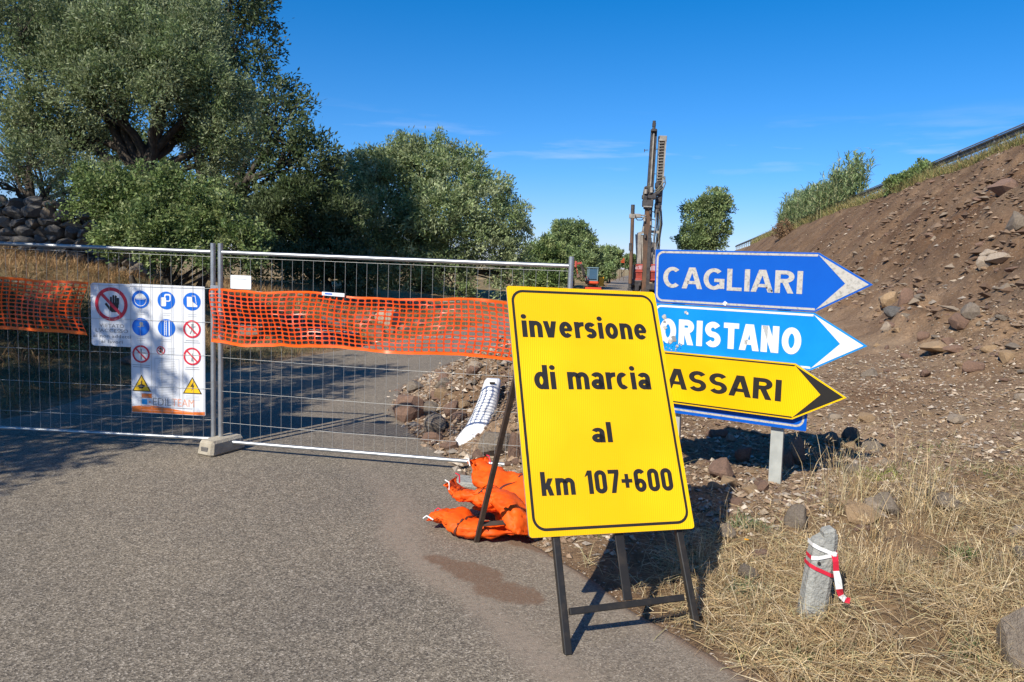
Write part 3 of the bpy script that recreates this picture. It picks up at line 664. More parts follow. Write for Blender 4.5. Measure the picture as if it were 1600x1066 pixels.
def blue(cx, cz, kind):
    f = Flat(fl); f.poly(disc(cx, cz, .088), .042, 3); w = 10
    if kind == 'helmet':
        f.poly([(cx + .055 * math.cos(a_), cz + .008 + .05 * math.sin(a_)) for a_ in np.linspace(0, math.pi, 12)], .043, w)
        f.band(disc(cx, cz - .005, .062, 20), disc(cx, cz - .005, .056, 20), .0435, w); f.poly([(cx - .055, cz + .004), (cx + .055, cz + .004), (cx + .04, cz + .0), (cx - .04, cz)], .044, w)
    elif kind == 'glove':
        f.poly(rrect(cx - .055, cz - .058, cx - .002, cz + .03, .012, 3), .043, w); f.poly(rrect(cx - .02, cz - .01, cx + .045, cz + .065, .018, 3), .0425, w)
        f.poly(rrect(cx - .008, cz + .0, cx + .033, cz + .05, .012, 3), .0427, 3)
    elif kind == 'boot':
        f.poly([(cx - .05, cz + .045), (cx + .0, cz + .045), (cx + .003, cz + .0), (cx + .055, cz - .035), (cx + .055, cz - .052), (cx - .048, cz - .052)], .043, w)
        f.line(cx - .0, cz + .055, cx + .035, cz + .055, .006, .0432, w); f.line(cx + .033, cz + .055, cx + .045, cz - .02, .006, .0434, w)
    elif kind == 'harness':
        for q in (-.02, .0, .028): f.line(cx + q, cz - .075, cx + q, cz + .075, .006 if q < .02 else .012, .043 + abs(q) * .01, w)
        for q in range(7): f.line(cx - .02, cz - .06 + q * .02, cx, cz - .06 + q * .02, .004, .0436, w)
    else:
        f.line(cx - .01, cz - .01, cx + .01, cz + .045, .012, .043, 7); f.poly(disc(cx + .005, cz + .03, .02, 14), .0433, 7); f.line(cx - .03, cz + .0, cx + .035, cz + .01, .007, .0436, 7)
    f.build('pictogram', pm, t)
def proh(cx, cz, kind, r=.088):
    f = Flat(fl); f.poly(disc(cx, cz, r), .0412, 10)
    if kind == 'man':
        f.poly(disc(cx + .005, cz + .042, .013, 10), .0425, 7); f.line(cx + .005, cz + .03, cx, cz - .01, .022, .0427, 7); f.line(cx, cz - .005, cx - .02, cz - .05, .011, .0429, 7); f.line(cx, cz - .005, cx + .025, cz - .045, .011, .0431, 7); f.line(cx - .03, cz + .01, cx + .035, cz + .025, .009, .0433, 7)
    elif kind == 'load':
        f.line(cx, cz - .055, cx, cz + .05, .012, .0425, 7); f.line(cx - .035, cz + .015, cx + .045, cz + .01, .011, .0428, 7)
    elif kind == 'hand': hand(f, cx, cz, .35, .0425, 2)
    else: f.poly([(cx - .012, cz - .05), (cx + .012, cz - .05), (cx + .006, cz - .01), (cx - .006, cz - .01)], .0425, 7); f.line(cx, cz, cx, cz + .03, .006, .043, 7)
    f.band(disc(cx, cz, r, 32), disc(cx, cz, r * .80, 32), .0445, 1); f.line(cx - r * .62, cz + r * .62, cx + r * .62, cz - r * .62, r * .17, .0455, 1); f.build('pictogram', pm, t)
def warn(cx, cz, kind):
    f = Flat(fl); r = .098
    f.poly([(cx - r, cz - .08), (cx + r, cz - .08), (cx, cz + .09)], .0415, 2); f.poly([(cx - r * .83, cz - .07), (cx + r * .83, cz - .07), (cx, cz + .073)], .0425, 4)
    if kind == 'bolt': f.poly([(cx + .012, cz + .045), (cx - .02, cz - .01), (cx + .0, cz - .008), (cx - .01, cz - .055), (cx + .022, cz + .006), (cx + .004, cz + .006)], .0435, 2)
    else: f.poly([(cx - .04, cz - .025), (cx, cz - .002), (cx + .04, cz - .02), (cx + .01, cz - .05), (cx - .02, cz - .05)], .0435, 2); f.line(cx + .0, cz + .03, cx + .0, cz - .01, .008, .044, 2)
    f.build('pictogram', pm, t)
for k_, c_ in zip(('helmet', 'glove', 'boot'), colx): blue(c_, rowz[0], k_)
blue(colx[0], rowz[1], 'mask'); blue(colx[1], rowz[1], 'harness'); proh(colx[2], rowz[1] + .0, 'man')
proh(colx[0], rowz[2], 'load'); proh(colx[1] - .06, rowz[2] + .045, 'hand', .042); proh(colx[2], rowz[2], 'fire'); warn(colx[0], rowz[3], 'load'); warn(colx[2], rowz[3], 'bolt')
f = Flat(fl)
def lines(cx, cz, n_, w_, st=.014, m=8, h=.005, jit=0):
    for q in range(n_):
        w2 = w_ * (1 - .25 * R.random()); f.line(cx - w2 / 2, cz - q * st, cx + w2 / 2, cz - q * st, h, .0415, m)
for c_ in colx: lines(c_, rowz[0] - .125, 2, .09, .02)
lines(colx[0], rowz[1] - .115, 2, .10, .02); lines(colx[1], rowz[1] - .115, 2, .10, .02); lines(colx[2], rowz[1] - .115, 2, .17, .02, 7)
lines(colx[0], rowz[2] - .11, 2, .18, .02, 7); lines(colx[2], rowz[2] - .11, 2, .15, .02, 7); lines(colx[1] + .045, rowz[2] + .07, 5, .08, .015)
lines(colx[1] + .0, rowz[2] - .06, 26, .21, .0165, 8, .0055); lines(colx[0], rowz[3] - .10, 4, .17, .014, 8, .004); lines(colx[2], rowz[3] - .10, 4, .17, .014, 8, .004)
fr_o = [(colx[1] - .125, .42), (colx[1] + .125, .42), (colx[1] + .125, .88), (colx[1] - .125, .88)]; fr_i = [(colx[1] - .12, .425), (colx[1] + .12, .425), (colx[1] + .12, .875), (colx[1] - .12, .875)]
f.band(fr_o, fr_i, .0412, 8); f.build('small_print', pm, t)['kind'] = 'stuff'
f = Flat(fl); N_ = 12; wave = [(X0 + .004 + (X1 - X0 - .008) * q / N_, Z0 + .055 + .022 * math.sin(q / N_ * 5.2 + .3)) for q in range(N_ + 1)]
f.poly([(X0 + .004, Z0 + .004), (X1 - .004, Z0 + .004)] + wave[::-1], .0412, 5); f.line(X0 + .1, Z0 + .03, X1 - .12, Z0 + .03, .006, .0424, 9); f.build('orange_border', pm, t)
f = Flat(fl); lx = X0 + .105
f.poly([(lx, .478), (lx + .105, .478), (lx + .105, .522), (lx, .522)], .0415, 5); f.poly([(lx, .412), (lx + .055, .412), (lx + .055, .465), (lx, .465)], .0415, 6); f.poly([(lx + .072, .43), (lx + .09, .43), (lx + .09, .447), (lx + .072, .447)], .0415, 9); f.poly([(lx + .002, .392), (lx + .09, .392), (lx + .09, .397), (lx + .002, .397)], .0415, 8)
f.line(lx + .12, .388, X1 - .13, .388, .006, .0415, 7); f.build('logo', pm, t)
lettering(fl, 'EDIL', lx + .115, .407, lx + .30, .482, .0415, Mt['pgrey'], t, bold=-.004); lettering(fl, 'TEAM', lx + .305, .407, lx + .535, .482, .0415, Mt['pinky'], t, bold=-.004)

# ------------------------------------------------------------------ yellow diversion sign on its trestle
YR = np.array([[.9585, -.2574, -.1226], [.2848, .8459, .4509], [-.0124, -.4671, .8841]])
YO = np.array([.5077, 4.1983, 1.1661]); yux, yuy, yuz = YR[:, 0], YR[:, 1], YR[:, 2]
fy = Frame(YO, yux, yuz)
t = thing('roadwork_sign', 'big yellow diversion board with black lettering on a black folding trestle', 'sign', (YO[0], YO[1], 0))
W2, H2 = .486, .729
Flat(fy).solid(rrect(-W2, -H2, W2, H2, .02, 5), -.012, 0, 0, 1).build('board', [Mt['yellow'], Mt['alu']], t)
o_ = rrect(-W2 + .024, -H2 + .030, W2 - .024, H2 - .024, .075, 8); i_ = rrect(-W2 + .039, -H2 + .045, W2 - .039, H2 - .039, .060, 8)
Flat(fy).band(o_, i_, .002, 0).build('border_line', [Mt['ink']], t)
for s_, a0, b0, a1, b1 in (('inversione', -.414, .404, .384, .548), ('di marcia', -.372, .086, .356, .232), ('al', -.062, -.228, .062, -.110), ('km 107+600', -.394, -.514, .396, -.385)):
    roadtext(fy, s_, a0, b0, a1, b1, .002, Mt['ink'], t, .185, .085)
def yl(x, z, d=-.03): return fy.P(x, z, d)
FLf = np.array([.343, 3.537, .0]); FRf = np.array([1.055, 3.80, .03])
fs = -yuy
MB().beam(yl(-.33, .60), FLf, .038, .038, side=yux, bevel=.004).build('leg', [Mt['black']], t)
MB().beam(yl(.36, .60), FRf, .038, .038, side=yux, bevel=.004).build('leg', [Mt['black']], t)
a1_ = yl(-.318, -1.105); a2_ = yl(.385, -1.085)
MB().beam(a1_ + yux * .02, a2_ - yux * .02, .036, .03, side=yuz, bevel=.004).build('crossbar', [Mt['black']], t)
MB().beam(yl(.035, -.60), yl(.037, -1.075), .05, .012, side=yux, bevel=.002).build('centre_bar', [Mt['black']], t)
MB().beam(yl(-.31, .50, -.035), yl(.34, .50, -.035), .035, .03, side=yuz).build('top_bar', [Mt['black']], t)
RLf = np.array([-.195, 4.99, .0]); RRf = np.array([.62, 5.22, .05]); RRf[2] = H1(RRf[0], RRf[1])
MB().beam(yl(-.36, .48, -.05), RLf, .034, .028, side=yux, bevel=.003).build('rear_leg', [Mt['rustblack']], t)
MB().beam(yl(.33, .48, -.05), RRf, .034, .028, side=yux, bevel=.003).build('rear_leg', [Mt['rustblack']], t)
m0 = .9
MB().beam(RLf * m0 + yl(-.36, .48, -.05) * (1 - m0) + yux * .017, RRf * m0 + yl(.33, .48, -.05) * (1 - m0) - yux * .017, .03, .025, side=yuz).build('rear_crossbar', [Mt['rustblack']], t)

# ------------------------------------------------------------------ direction arrows on two steel posts
AR = np.array([[.8466, .5302, -.0461], [-.5322, .8441, -.0648], [.0045, .0794, .9968]]); AO = np.array([2.0406, 6.2843, 1.8897])
fa = Frame(AO, AR[:, 0], AR[:, 2])
def arrow(label, tip, zc, d, film, edge_m, letter_m, head_m, text, tx0, tx1, th, black_border=False, bold=.17, rot=0.0, gap_=.12):
    hw = .24; sh = tip - .41; x0 = tip - 1.8
    fr_ = Frame(fa.P(0, zc, d), fa.ux * math.cos(rot) - fa.uz * math.sin(rot), fa.uz * math.cos(rot) + fa.ux * math.sin(rot))
    t = thing('direction_sign', label, 'sign', tuple(fr_.P(tip - .9, -hw)), 'arrow signs stacked on the two posts')
    O = [(x0, -hw), (sh, -hw), (tip, 0), (sh, hw), (x0, hw)]
    Flat(fr_).solid(O, -.018, 0, 0, 1).build('plate', [film, Mt['alu']], t)
    # border: rounded at the left corners, running to the arrow head
    def ring(b, r):
        P = [(sh - b * .25, -hw + b), (x0 + b + r, -hw + b)]
        for k in range(1, 7):
            t_ = math.radians(270 - 15 * k); P.append((x0 + b + r + r * math.cos(t_), -hw + b + r + r * math.sin(t_)))
        for k in range(0, 7):
            t_ = math.radians(180 - 15 * k); P.append((x0 + b + r + r * math.cos(t_), hw - b - r + r * math.sin(t_)))
        P.append((sh - b * .25, hw - b)); return P
    a_, b_ = ring(.012, .065), ring(.03 if not black_border else .024, .05); k = len(a_)
    f = Flat(fr_); f.mb.add([fr_.P(x, z, .002) for x, z in a_ + b_], [(i, i + 1, k + i + 1, k + i) for i in range(k - 1)], 0)
    f.build('border_line', [edge_m], t)
    e_ = .014
    f = Flat(fr_); f.poly([(sh - .004, hw - e_), (tip - e_ * 2, 0), (tip - .20, 0)], .002, 0).poly([(sh - .004, -hw + e_), (tip - .20, 0), (tip - e_ * 2, 0)], .002, 0)
    f.build('arrow_head', [head_m], t)
    roadtext(fr_, text, tx0, -th * .53, tx1, th * .47, .002, letter_m, t, bold, gap_)
    return t, fr_
arrow('dark blue arrow sign reading CAGLIARI, topmost of the stack', .9, 0, 0, Mt['signblue'], Mt['worn'], Mt['worn'], Mt['worn'], 'CAGLIARI', -.82, .378, .188, gap_=.085)
arrow('light blue arrow sign reading ORISTANO, between the dark blue and yellow arrows', .893, -.488, .0, Mt['lightblue'], Mt['white'], Mt['white'], Mt['white'], 'ORISTANO', -.84, .395, .228, bold=.225, gap_=.10)
t, fs_ = arrow('yellow arrow sign reading SASSARI with a black head, below the light blue arrow', .775, -.918, .03, Mt['signyel'] if 0 else Mt['yellow'], Mt['ink'], Mt['ink'], Mt['ink'], 'SASSARI', -.925, .265, .186, True, bold=.185, gap_=.09)
# dents and scars on the light blue and dark blue plates
def scar(fr_, x, z, r, par, m, d=.0045):
    P_ = [(x + r * R.uniform(.55, 1.2) * math.cos(k * math.pi / 6), z + r * R.uniform(.6, 1.2) * math.sin(k * math.pi / 6)) for k in range(12)]
    Flat(fr_).poly(P_, d).build('peeled_patch', [m], par)
ors = [o for o in bpy.data.objects if o.get('label', '').startswith('light blue arrow')][0]; cag = [o for o in bpy.data.objects if o.get('label', '').startswith('dark blue arrow')][0]
fo_ = Frame(fa.P(0, -.488, 0), fa.ux, fa.uz)
for q_ in ((-.80, .12, .022, 'worn'), (-.795, .075, .014, 'alu'), (-.79, .02, .02, 'worn'), (-.70, -.075, .03, 'alu'), (-.735, -.10, .022, 'worn'), (-.81, -.12, .024, 'lightblue'), (-.60, .175, .014, 'worn'), (-.585, .165, .012, 'white'), (-.67, -.14, .016, 'worn')): scar(fo_, q_[0], q_[1], q_[2], ors, Mt[q_[3]])
for k in range(26): scar(fo_, R.uniform(-.84, -.62), R.uniform(-.19, -.11), R.uniform(.003, .008), ors, Mt[R.choice(['worn', 'alu', 'signblue'])], .005)
for q_ in ((.12, -.075, .016, 'alu'), (.095, -.06, .008, 'rust'), (.135, -.085, .008, 'ink'), (-.25, -.212, .02, 'white')): scar(fa, q_[0], q_[1], q_[2], cag, Mt[q_[3]])
t = thing('direction_sign', 'dark blue rectangular plate mostly hidden behind the yellow arrow', 'sign', tuple(fa.P(-.3, -1.26, -.02)), 'arrow signs stacked on the two posts')
Flat(fa).solid(rrect(-1.0, -1.26, .472, -.76, .01, 2), -.03, -.018, 0, 1).build('plate', [Mt['signblue'], Mt['alu']], t)
Flat(fa).band(rrect(-.985, -1.232, .452, -.79, .07, 6), rrect(-.97, -1.214, .436, -.805, .055, 6), -.0165, 0).build('border_line', [Mt['worn']], t)
for k, xx in enumerate((.228, -.70)):
    pt = fa.P(xx, .20, -.085); pb = fa.P(xx, -1.95, -.085); gx, gy = pb[0], pb[1]
    t = thing('sign_post', ('right' if k == 0 else 'left') + ' galvanised channel post behind the stacked arrow signs', 'post', (gx, gy, H1(gx, gy)), 'posts of the arrow signs')
    ux_, n_ = fa.ux, fa.n; axp = np.array([ux_, -n_, fa.uz])
    hgt = 2.15; c0 = (pt + pb) / 2
    b_ = MB().box(c0 + n_ * .018, (.092, .006, hgt), axp).box(c0 - ux_ * .049, (.006, .042, hgt), axp).box(c0 + ux_ * .049, (.006, .042, hgt), axp)
    b_.box(c0 - ux_ * .040 - n_ * .019, (.012, .005, hgt), axp).box(c0 + ux_ * .040 - n_ * .019, (.012, .005, hgt), axp)
    b_.build('channel', [Mt['postgalv']], t)
    for q in (.12, -.12, -.38, -.6, -.82, -1.02):
        br = MB().box(fa.P(xx, q, -.047), (.14, .03, .035), np.array([fa.ux, -fa.n, fa.uz]), bevel=.003); br.build('bracket', [Mt['galv']], t)

# ------------------------------------------------------------------ stones
def rock_mesh(seed, sub=2, flat=1.0, cuts=9):
    bm = bmesh.new(); bmesh.ops.create_icosphere(bm, subdivisions=sub, radius=1); rr = random.Random(seed)
    pl = []
    for _ in range(cuts):
        n_ = Vector((rr.gauss(0, 1), rr.gauss(0, 1), rr.gauss(0, 1))).normalized(); pl.append((n_, rr.uniform(.5, .8)))
    for v in bm.verts:
        p = v.co.copy()
        for n_, d_ in pl:
            k = p.dot(n_) - d_
            if k > 0: p -= n_ * k
        p *= 1 + .10 * mnoise.noise(p * 2.3 + Vector((seed, 0, 0))) + .04 * mnoise.noise(p * 7 + Vector((0, seed, 0)))
        v.co = p
    V = np.array([v.co[:] for v in bm.verts]); F = [[v.index for v in f.verts] for f in bm.faces]; bm.free()
    V /= np.abs(V).max(0); return V, F
ROCKV = [rock_mesh(s_, 2, cuts=11) for s_ in range(10)]
rock_me = {}
def rock(loc, size, mk, label=None, group=None, var=None, yaw=None, tilt=.25, sink=.25, cat='rock'):
    var = R.randrange(10) if var is None else var
    key = (var, mk)
    if key not in rock_me:
        V, F = ROCKV[var]; o = fast('rock', V, F, Mt[mk]); rock_me[key] = o.data; 
    else:
        o = bpy.data.objects.new('rock', rock_me[key]); col.objects.link(o)
    o.name = 'rock'
    sx_, sy_, sz_ = size; o.scale = (sx_ / 2, sy_ / 2, sz_ / 2)
    o.rotation_euler = (R.uniform(-tilt, tilt), R.uniform(-tilt, tilt), R.uniform(0, 6.28) if yaw is None else yaw)
    o.location = (loc[0], loc[1], loc[2] + sz_ / 2 * (1 - 2 * sink))
    tag(o, label, cat, group); return o
def rockpx(px, py, wpx, hpx, mk, label, var=None, yaw=None, dep=1.0, sink=.25, group=None):
    p = hit(px, py + hpx * .3); sink = .42 if p[2] > 1.2 else sink; dist = np.linalg.norm(p - CAM); s_ = dist / FPX
    return rock((p[0], p[1], H1(p[0], p[1])), (wpx * s_, wpx * s_ * dep, hpx * s_ / (1 - sink) * .95), mk, label, group, var, yaw, sink=sink)
rockpx(641, 640, 52, 44, 'rock_brown', 'large flat-faced brown boulder at the left tip of the rubble heap', 1, .4)
rockpx(678, 668, 42, 34, 'rock_grey', 'grey-brown boulder just right of the big brown one behind the mesh', 2, 1.)
rockpx(672, 640, 26, 24, 'rock_grey', 'dark grey stone wedged above the gap between two boulders', 3)
rockpx(648, 606, 34, 20, 'rock_grey', 'low grey stone on top of the heap beside the asphalt', 4)
rockpx(690, 615, 26, 20, 'rock_tan', 'tan stone in the middle of the heap above the grey-brown boulder', 5)
rockpx(742, 575, 24, 14, 'rock_pale', 'pale flat stone near the crest of the rubble heap under the net', 6)
rockpx(706, 640, 30, 22, 'rock_brown', 'squat brown stone between the boulders and the white delineator', 7)
rockpx(778, 697, 62, 38, 'rock_grey', 'angular grey boulder leaning against the foot of the white delineator', 8, .2, sink=.2)
rockpx(806, 700, 34, 46, 'rock_brown', 'upright brown stone behind the left edge of the yellow board', 9)
rockpx(1129, 738, 42, 34, 'rock_brown', 'dark brown slab beside the shadow edge left of the sign post', 0, .6)
rockpx(1161, 712, 26, 26, 'rock_brown', 'rounded pinkish stone standing left of the sign post', 3, 1.2)
rockpx(1140, 755, 26, 18, 'rock_tan', 'orange-brown stone touching the dark brown slab', 5)
rockpx(1191, 763, 24, 16, 'rock_brown', 'reddish stone at the foot of the sign post', 6)
rockpx(1242, 712, 34, 42, 'rock_grey', 'tall lichened grey stone right of the sign post', 4, .2)
rockpx(1228, 722, 22, 28, 'rock_brown', 'brown stone squeezed between the sign post and the tall grey stone', 1)
rockpx(1298, 690, 26, 22, 'rock_grey', 'grey stone right of the post among the shaded rubble', 2)
rockpx(1330, 683, 30, 22, 'rock_brown', 'brown stone under the tip of the yellow arrow', 7)
rockpx(1352, 655, 24, 14, 'rock_tan', 'tan stone just beyond the yellow arrow tip', 8)
rockpx(1362, 700, 30, 18, 'rock_grey', 'low grey slab behind the tall straw stalks', 9)
rockpx(1346, 803, 54, 24, 'rock_tan', 'smooth oblong tan stone lying in the straw', 5, .1, sink=.2)
rockpx(1384, 792, 36, 30, 'rock_grey', 'grey slanted slab right behind the oblong tan stone', 0, .9)
rockpx(1246, 812, 38, 28, 'rock_grey', 'layered grey slab above and left of the concrete marker', 9, .8)
rockpx(1184, 871, 40, 14, 'rock_brown', 'flat pinkish stone in the straw left of the concrete marker', 2, .2)
rockpx(1168, 896, 32, 18, 'rock_grey', 'greenish grey stone half buried beside the board shadow', 3)
rockpx(1135, 835, 30, 22, 'rock_grey', 'dusty stone at the right edge of the board shadow', 4)
rockpx(1612, 1020, 84, 66, 'rock_grey', 'large weathered grey boulder cut by the right edge of the photo', 6, .5, sink=.2)
rockpx(1478, 790, 46, 24, 'rock_grey', 'low grey stone in straw at the right', 7)
rockpx(1494, 655, 28, 12, 'rock_pale', 'pale blue-grey flat stone on the bare scree', 8)
rockpx(1594, 622, 18, 10, 'rock_pale', 'small whitish stone on the scree at the right edge', 1)
rockpx(1536, 414, 22, 15, 'rock_pale', 'pale cream block of the broken slab high on the cutting', 2, .3)
rockpx(1560, 405, 34, 11, 'rock_pale', 'long cream slab lying beside the pale block high on the cutting', 4, .9)
rockpx(1548, 398, 26, 12, 'rock_pale', 'cream slab fragment just above the long cream slab', 5)
rockpx(1396, 490, 28, 16, 'rock_dark', 'dark stone with a black hollow beneath on the cutting', 3)
rockpx(1386, 512, 18, 12, 'rock_pale', 'small pale stone below the dark hollow stone', 6)
rockpx(1390, 466, 28, 16, 'rock_tan', 'tan stone high right of the dark blue arrow tip', 7)
rockpx(1415, 465, 20, 20, 'rock_brown', 'brown wedge stone next to the tan stone on the cutting', 8)
rockpx(1571, 558, 20, 18, 'rock_tan', 'round orange-tan stone at the toe of the cutting', 5)
rockpx(1465, 545, 46, 16, 'rock_tan', 'broad tan clod on the ledge at the toe of the cutting', 0, .3)
rockpx(1500, 505, 26, 18, 'rock_brown', 'brown stone above the broad tan clod', 1)
rockpx(1516, 490, 26, 20, 'rock_grey', 'grey stone with a shaded hollow mid-way up the cutting', 2)
rockpx(1570, 295, 44, 18, 'rock_brown', 'brown outcrop slab near the top right of the cutting', 4)
rockpx(1590, 345, 30, 16, 'rock_grey', 'grey outcrop slab at the right edge of the cutting', 6)
rockpx(1275, 352, 1, 1, 'rock_brown', 'tiny stone on the crest of the cutting', 2)
SCAT = []
def scatter_rocks(n_, fx, fy_, smin, smax, mks, label, group, cond=None):
    k = 0; tries = 0
    while k < n_ and tries < n_ * 30:
        tries += 1; px, py = R.uniform(*fx), R.uniform(*fy_)
        p = hit(px, py); x_, y_ = p[0], p[1]
        if x_ < xR(y_) + .05: continue
        if cond and not cond(x_, y_, px, py): continue
        s_ = smin + (smax - smin) * R.random()**2.2
        mk_ = R.choice(mks); o = rock((x_, y_, H1(x_, y_)), (s_ * R.uniform(.8, 1.3), s_ * R.uniform(.7, 1.1), s_ * R.uniform(.45, .8)), mk_, label, group, sink=.38); k += 1
        SCAT.append((o, px, py, s_, mk_))
MK = ['rock_brown', 'rock_brown', 'rock_grey', 'rock_tan']
scatter_rocks(70, (620, 830), (560, 735), .06, .26, MK, 'loose brown stone in the rubble heap behind the mesh fence', 'stones of the rubble heap')
scatter_rocks(60, (1080, 1400), (650, 800), .04, .20, MK + ['rock_pale'], 'loose stone on the bare soil around the arrow sign posts', 'stones around the sign posts')
scatter_rocks(50, (1340, 1600), (440, 600), .07, .34, ['rock_brown'] * 3 + ['rock_tan', 'rock_grey'], 'broken stone along the slumped toe of the cutting', 'stones along the toe of the cutting', lambda a, b, c, d: d > 420 + (c - 1340) * .1)
scatter_rocks(28, (1250, 1600), (260, 470), .10, .38, ['rock_brown'] * 3 + ['rock_grey'], 'stone sticking out of the brown face of the cutting', 'stones in the face of the cutting', lambda a, b, c, d: 6.5 < uv(a, b)[1] < 11.2)
scatter_rocks(18, (1300, 1600), (640, 900), .04, .14, MK + ['rock_pale'], 'small stone half hidden in the straw at the right', 'stones in the straw')
# stones on the left bank, seen through the net
def left_rocks(n_):
    k = 0
    while k < n_:
        y_ = R.uniform(11, 22); x_ = float(xL(y_)) - R.uniform(.5, 3.2)
        s_ = R.uniform(.18, .6); mk_ = R.choice(['rock_dark', 'rock_grey', 'rock_brown']); w3 = np.array([x_, y_, H1(x_, y_)]) - CAM; zc_ = w3 @ cf; o = rock((x_, y_, H1(x_, y_)), (s_, s_ * .8, s_ * .6), mk_, 'rough stone on the shaded bank left of the road', 'stones on the left bank', sink=.3); k += 1; SCAT.append((o, CX + FPX * (w3 @ cr) / zc_, CY - FPX * (w3 @ cu) / zc_, s_, mk_))
left_rocks(34)
LMK = [('the fence joint posts', 330, 560), ('the small white card', 370, 437), ('the blue and white strip', 515, 455), ('the pale rock seen through the net', 608, 500), ('the big brown boulder of the heap', 641, 640), ('the white delineator', 757, 650), ('the top of the rubble heap', 770, 575), ('the sign post', 1212, 715), ('the dark brown slab', 1129, 738), ('the yellow arrow tip', 1322, 620), ('the oblong tan stone', 1346, 803),
       ('the concrete marker', 1275, 890), ('the layered grey slab', 1246, 812), ('the light blue arrow tip', 1355, 541), ('the dark blue arrow tip', 1362, 445), ('the long cream slab', 1560, 405), ('the broad tan clod', 1465, 545), ('the cane clump', 1275, 330), ('the right edge boulder', 1593, 985), ('the top right outcrop', 1570, 295), ('the pale flat scree stone', 1494, 655), ('the round toe stone', 1571, 558), ('the green bush on the crest', 1380, 300)]
CN = {'rock_dark': 'dark', 'rock_brown': 'brown', 'rock_grey': 'grey', 'rock_tan': 'tan', 'rock_pale': 'pale'}
ORD = ['nearest', 'second nearest', 'third nearest', 'fourth nearest', 'fifth nearest', 'sixth nearest', 'seventh nearest', 'eighth nearest', 'ninth nearest', 'tenth nearest']
bk = {}
for o, px, py, s_, mk_ in SCAT:
    nm, lx_, ly_ = min(LMK, key=lambda q: (q[1] - px)**2 + (q[2] - py)**2); dx_, dy_ = px - lx_, py - ly_
    dr = ('right of' if dx_ > 0 else 'left of') if abs(dx_) > abs(dy_) else ('below' if dy_ > 0 else 'above')
    bk.setdefault((CN[mk_], dr, nm), []).append((dx_ * dx_ + dy_ * dy_, o, s_))
for (c_, dr, nm), lst in bk.items():
    lst.sort(key=lambda q: q[0])
    for q, (_, o, s_) in enumerate(lst):
        o['label'] = c_ + ' loose stone ' + dr + ' ' + nm + (', ' + (ORD[q] if q < 10 else 'one of the farther ones') if len(lst) > 1 else ', the only one there')
rockpx(608, 500, 44, 30, 'rock_pale', 'pale grey rock at the foot of the left bank, seen through the net', 3)
# fine gravel: tiny faceted stones by the thousand
def gravel(name, X, Y, size, label, cat='gravel', soilc=False):
    n_ = len(X); Z = height(X, Y); base = np.array([[1, 0, 0], [0, 1, 0], [-1, 0, 0], [0, -1, 0], [0, 0, 1], [0, 0, -.6]], float)
    sc_ = size[:, None] * rng.uniform(.5, 1.2, (n_, 3)) * np.array([1, .8, .55]); th = rng.uniform(0, 6.28, n_)
    B = base[None] * (1 + rng.uniform(-.35, .35, (n_, 6, 3))) * sc_[:, None, :] / 2 * 1.3
    c_, s_ = np.cos(th)[:, None], np.sin(th)[:, None]
    bx = B[..., 0] * c_ - B[..., 1] * s_; by = B[..., 0] * s_ + B[..., 1] * c_
    tl = rng.uniform(-.5, .5, (n_, 1)); bz = B[..., 2] + bx * tl
    V = np.stack([bx + X[:, None], by + Y[:, None], bz + Z[:, None] + size[:, None] * .12], 2).reshape(-1, 3)
    f = np.array([[0, 1, 4], [1, 2, 4], [2, 3, 4], [3, 0, 4], [1, 0, 5], [2, 1, 5], [3, 2, 5], [0, 3, 5]])
    F = (f[None] + (np.arange(n_) * 6)[:, None, None]).reshape(-1, 3)
    pal = np.array([[.32, .225, .15], [.23, .155, .10], [.43, .34, .245], [.31, .265, .22], [.56, .48, .39], [.17, .11, .08]])
    C_ = pal[rng.choice(6, n_, p=[.28, .18, .20, .15, .10, .09] if name != 'slope_gravel' else [.36, .34, .06, .05, .02, .17])] * rng.uniform(.75, 1.2, (n_, 1))
    if soilc: C_ = np.array([[.18, .115, .072], [.15, .092, .058], [.22, .15, .10], [.26, .205, .15]])[rng.choice(4, n_)] * rng.uniform(.8, 1.15, (n_, 1))
    o = fast(name, V, F, Mt['gravel'], attrs={'tone': np.repeat(C_, 6, 0)}); tag(o, label, cat, None, 'stuff'); return o
def samp(n_, box, cond):
    X = rng.uniform(box[0], box[1], n_ * 6); Y = rng.uniform(box[2], box[3], n_ * 6); m_ = cond(X, Y); return X[m_][:n_], Y[m_][:n_]
X, Y = samp(34000, (-2, 9, ) + (3.5, 14), lambda x, y: (x > xR(y) + .02) & (uv(x, y)[1] < 6.5) & (rng.random(len(x)) < np.clip(6 / np.hypot(x, y), 0, 1)**1.5) & (y > 4.4 + .25 * x + .9 * rng.random(len(x))))
gravel('gravel', X, Y, .014 + .055 * rng.random(len(X))**3, 'small stones and grit covering the bare soil of the verge')
X, Y = samp(13000, (3, 30, ) + (7, 60), lambda x, y: (uv(x, y)[1] > 4.5) & (uv(x, y)[1] < 11.4) & (rng.random(len(x)) < np.clip(13 / np.hypot(x, y), 0, 1)**1.3))
gravel('slope_gravel', X, Y, .03 + .16 * rng.random(len(X))**4, 'small stones and clods on the brown face of the cutting')
X, Y = samp(5200, (3, 26, ) + (7, 45), lambda x, y: (uv(x, y)[1] > 5.0) & (uv(x, y)[1] < 11.3) & (vn(x * .8, y * .8, 44) > .35) & (rng.random(len(x)) < np.clip(13 / np.hypot(x, y), 0, 1)**1.2))
gravel('earth_clods', X, Y, .07 + .30 * rng.random(len(X))**3.5, 'broken clods of brown earth on the face of the cutting', 'clods', soilc=True)
X, Y = samp(6500, (-2, 1.5, ) + (6.4, 15), lambda x, y: (x > xR(y) - .25 * rng.random(len(x))**2) & (x < xR(y) + 2.5))
gravel('heap_gravel', X, Y, .02 + .11 * rng.random(len(X))**3, 'small stones and crumbs of earth over the rubble heap')

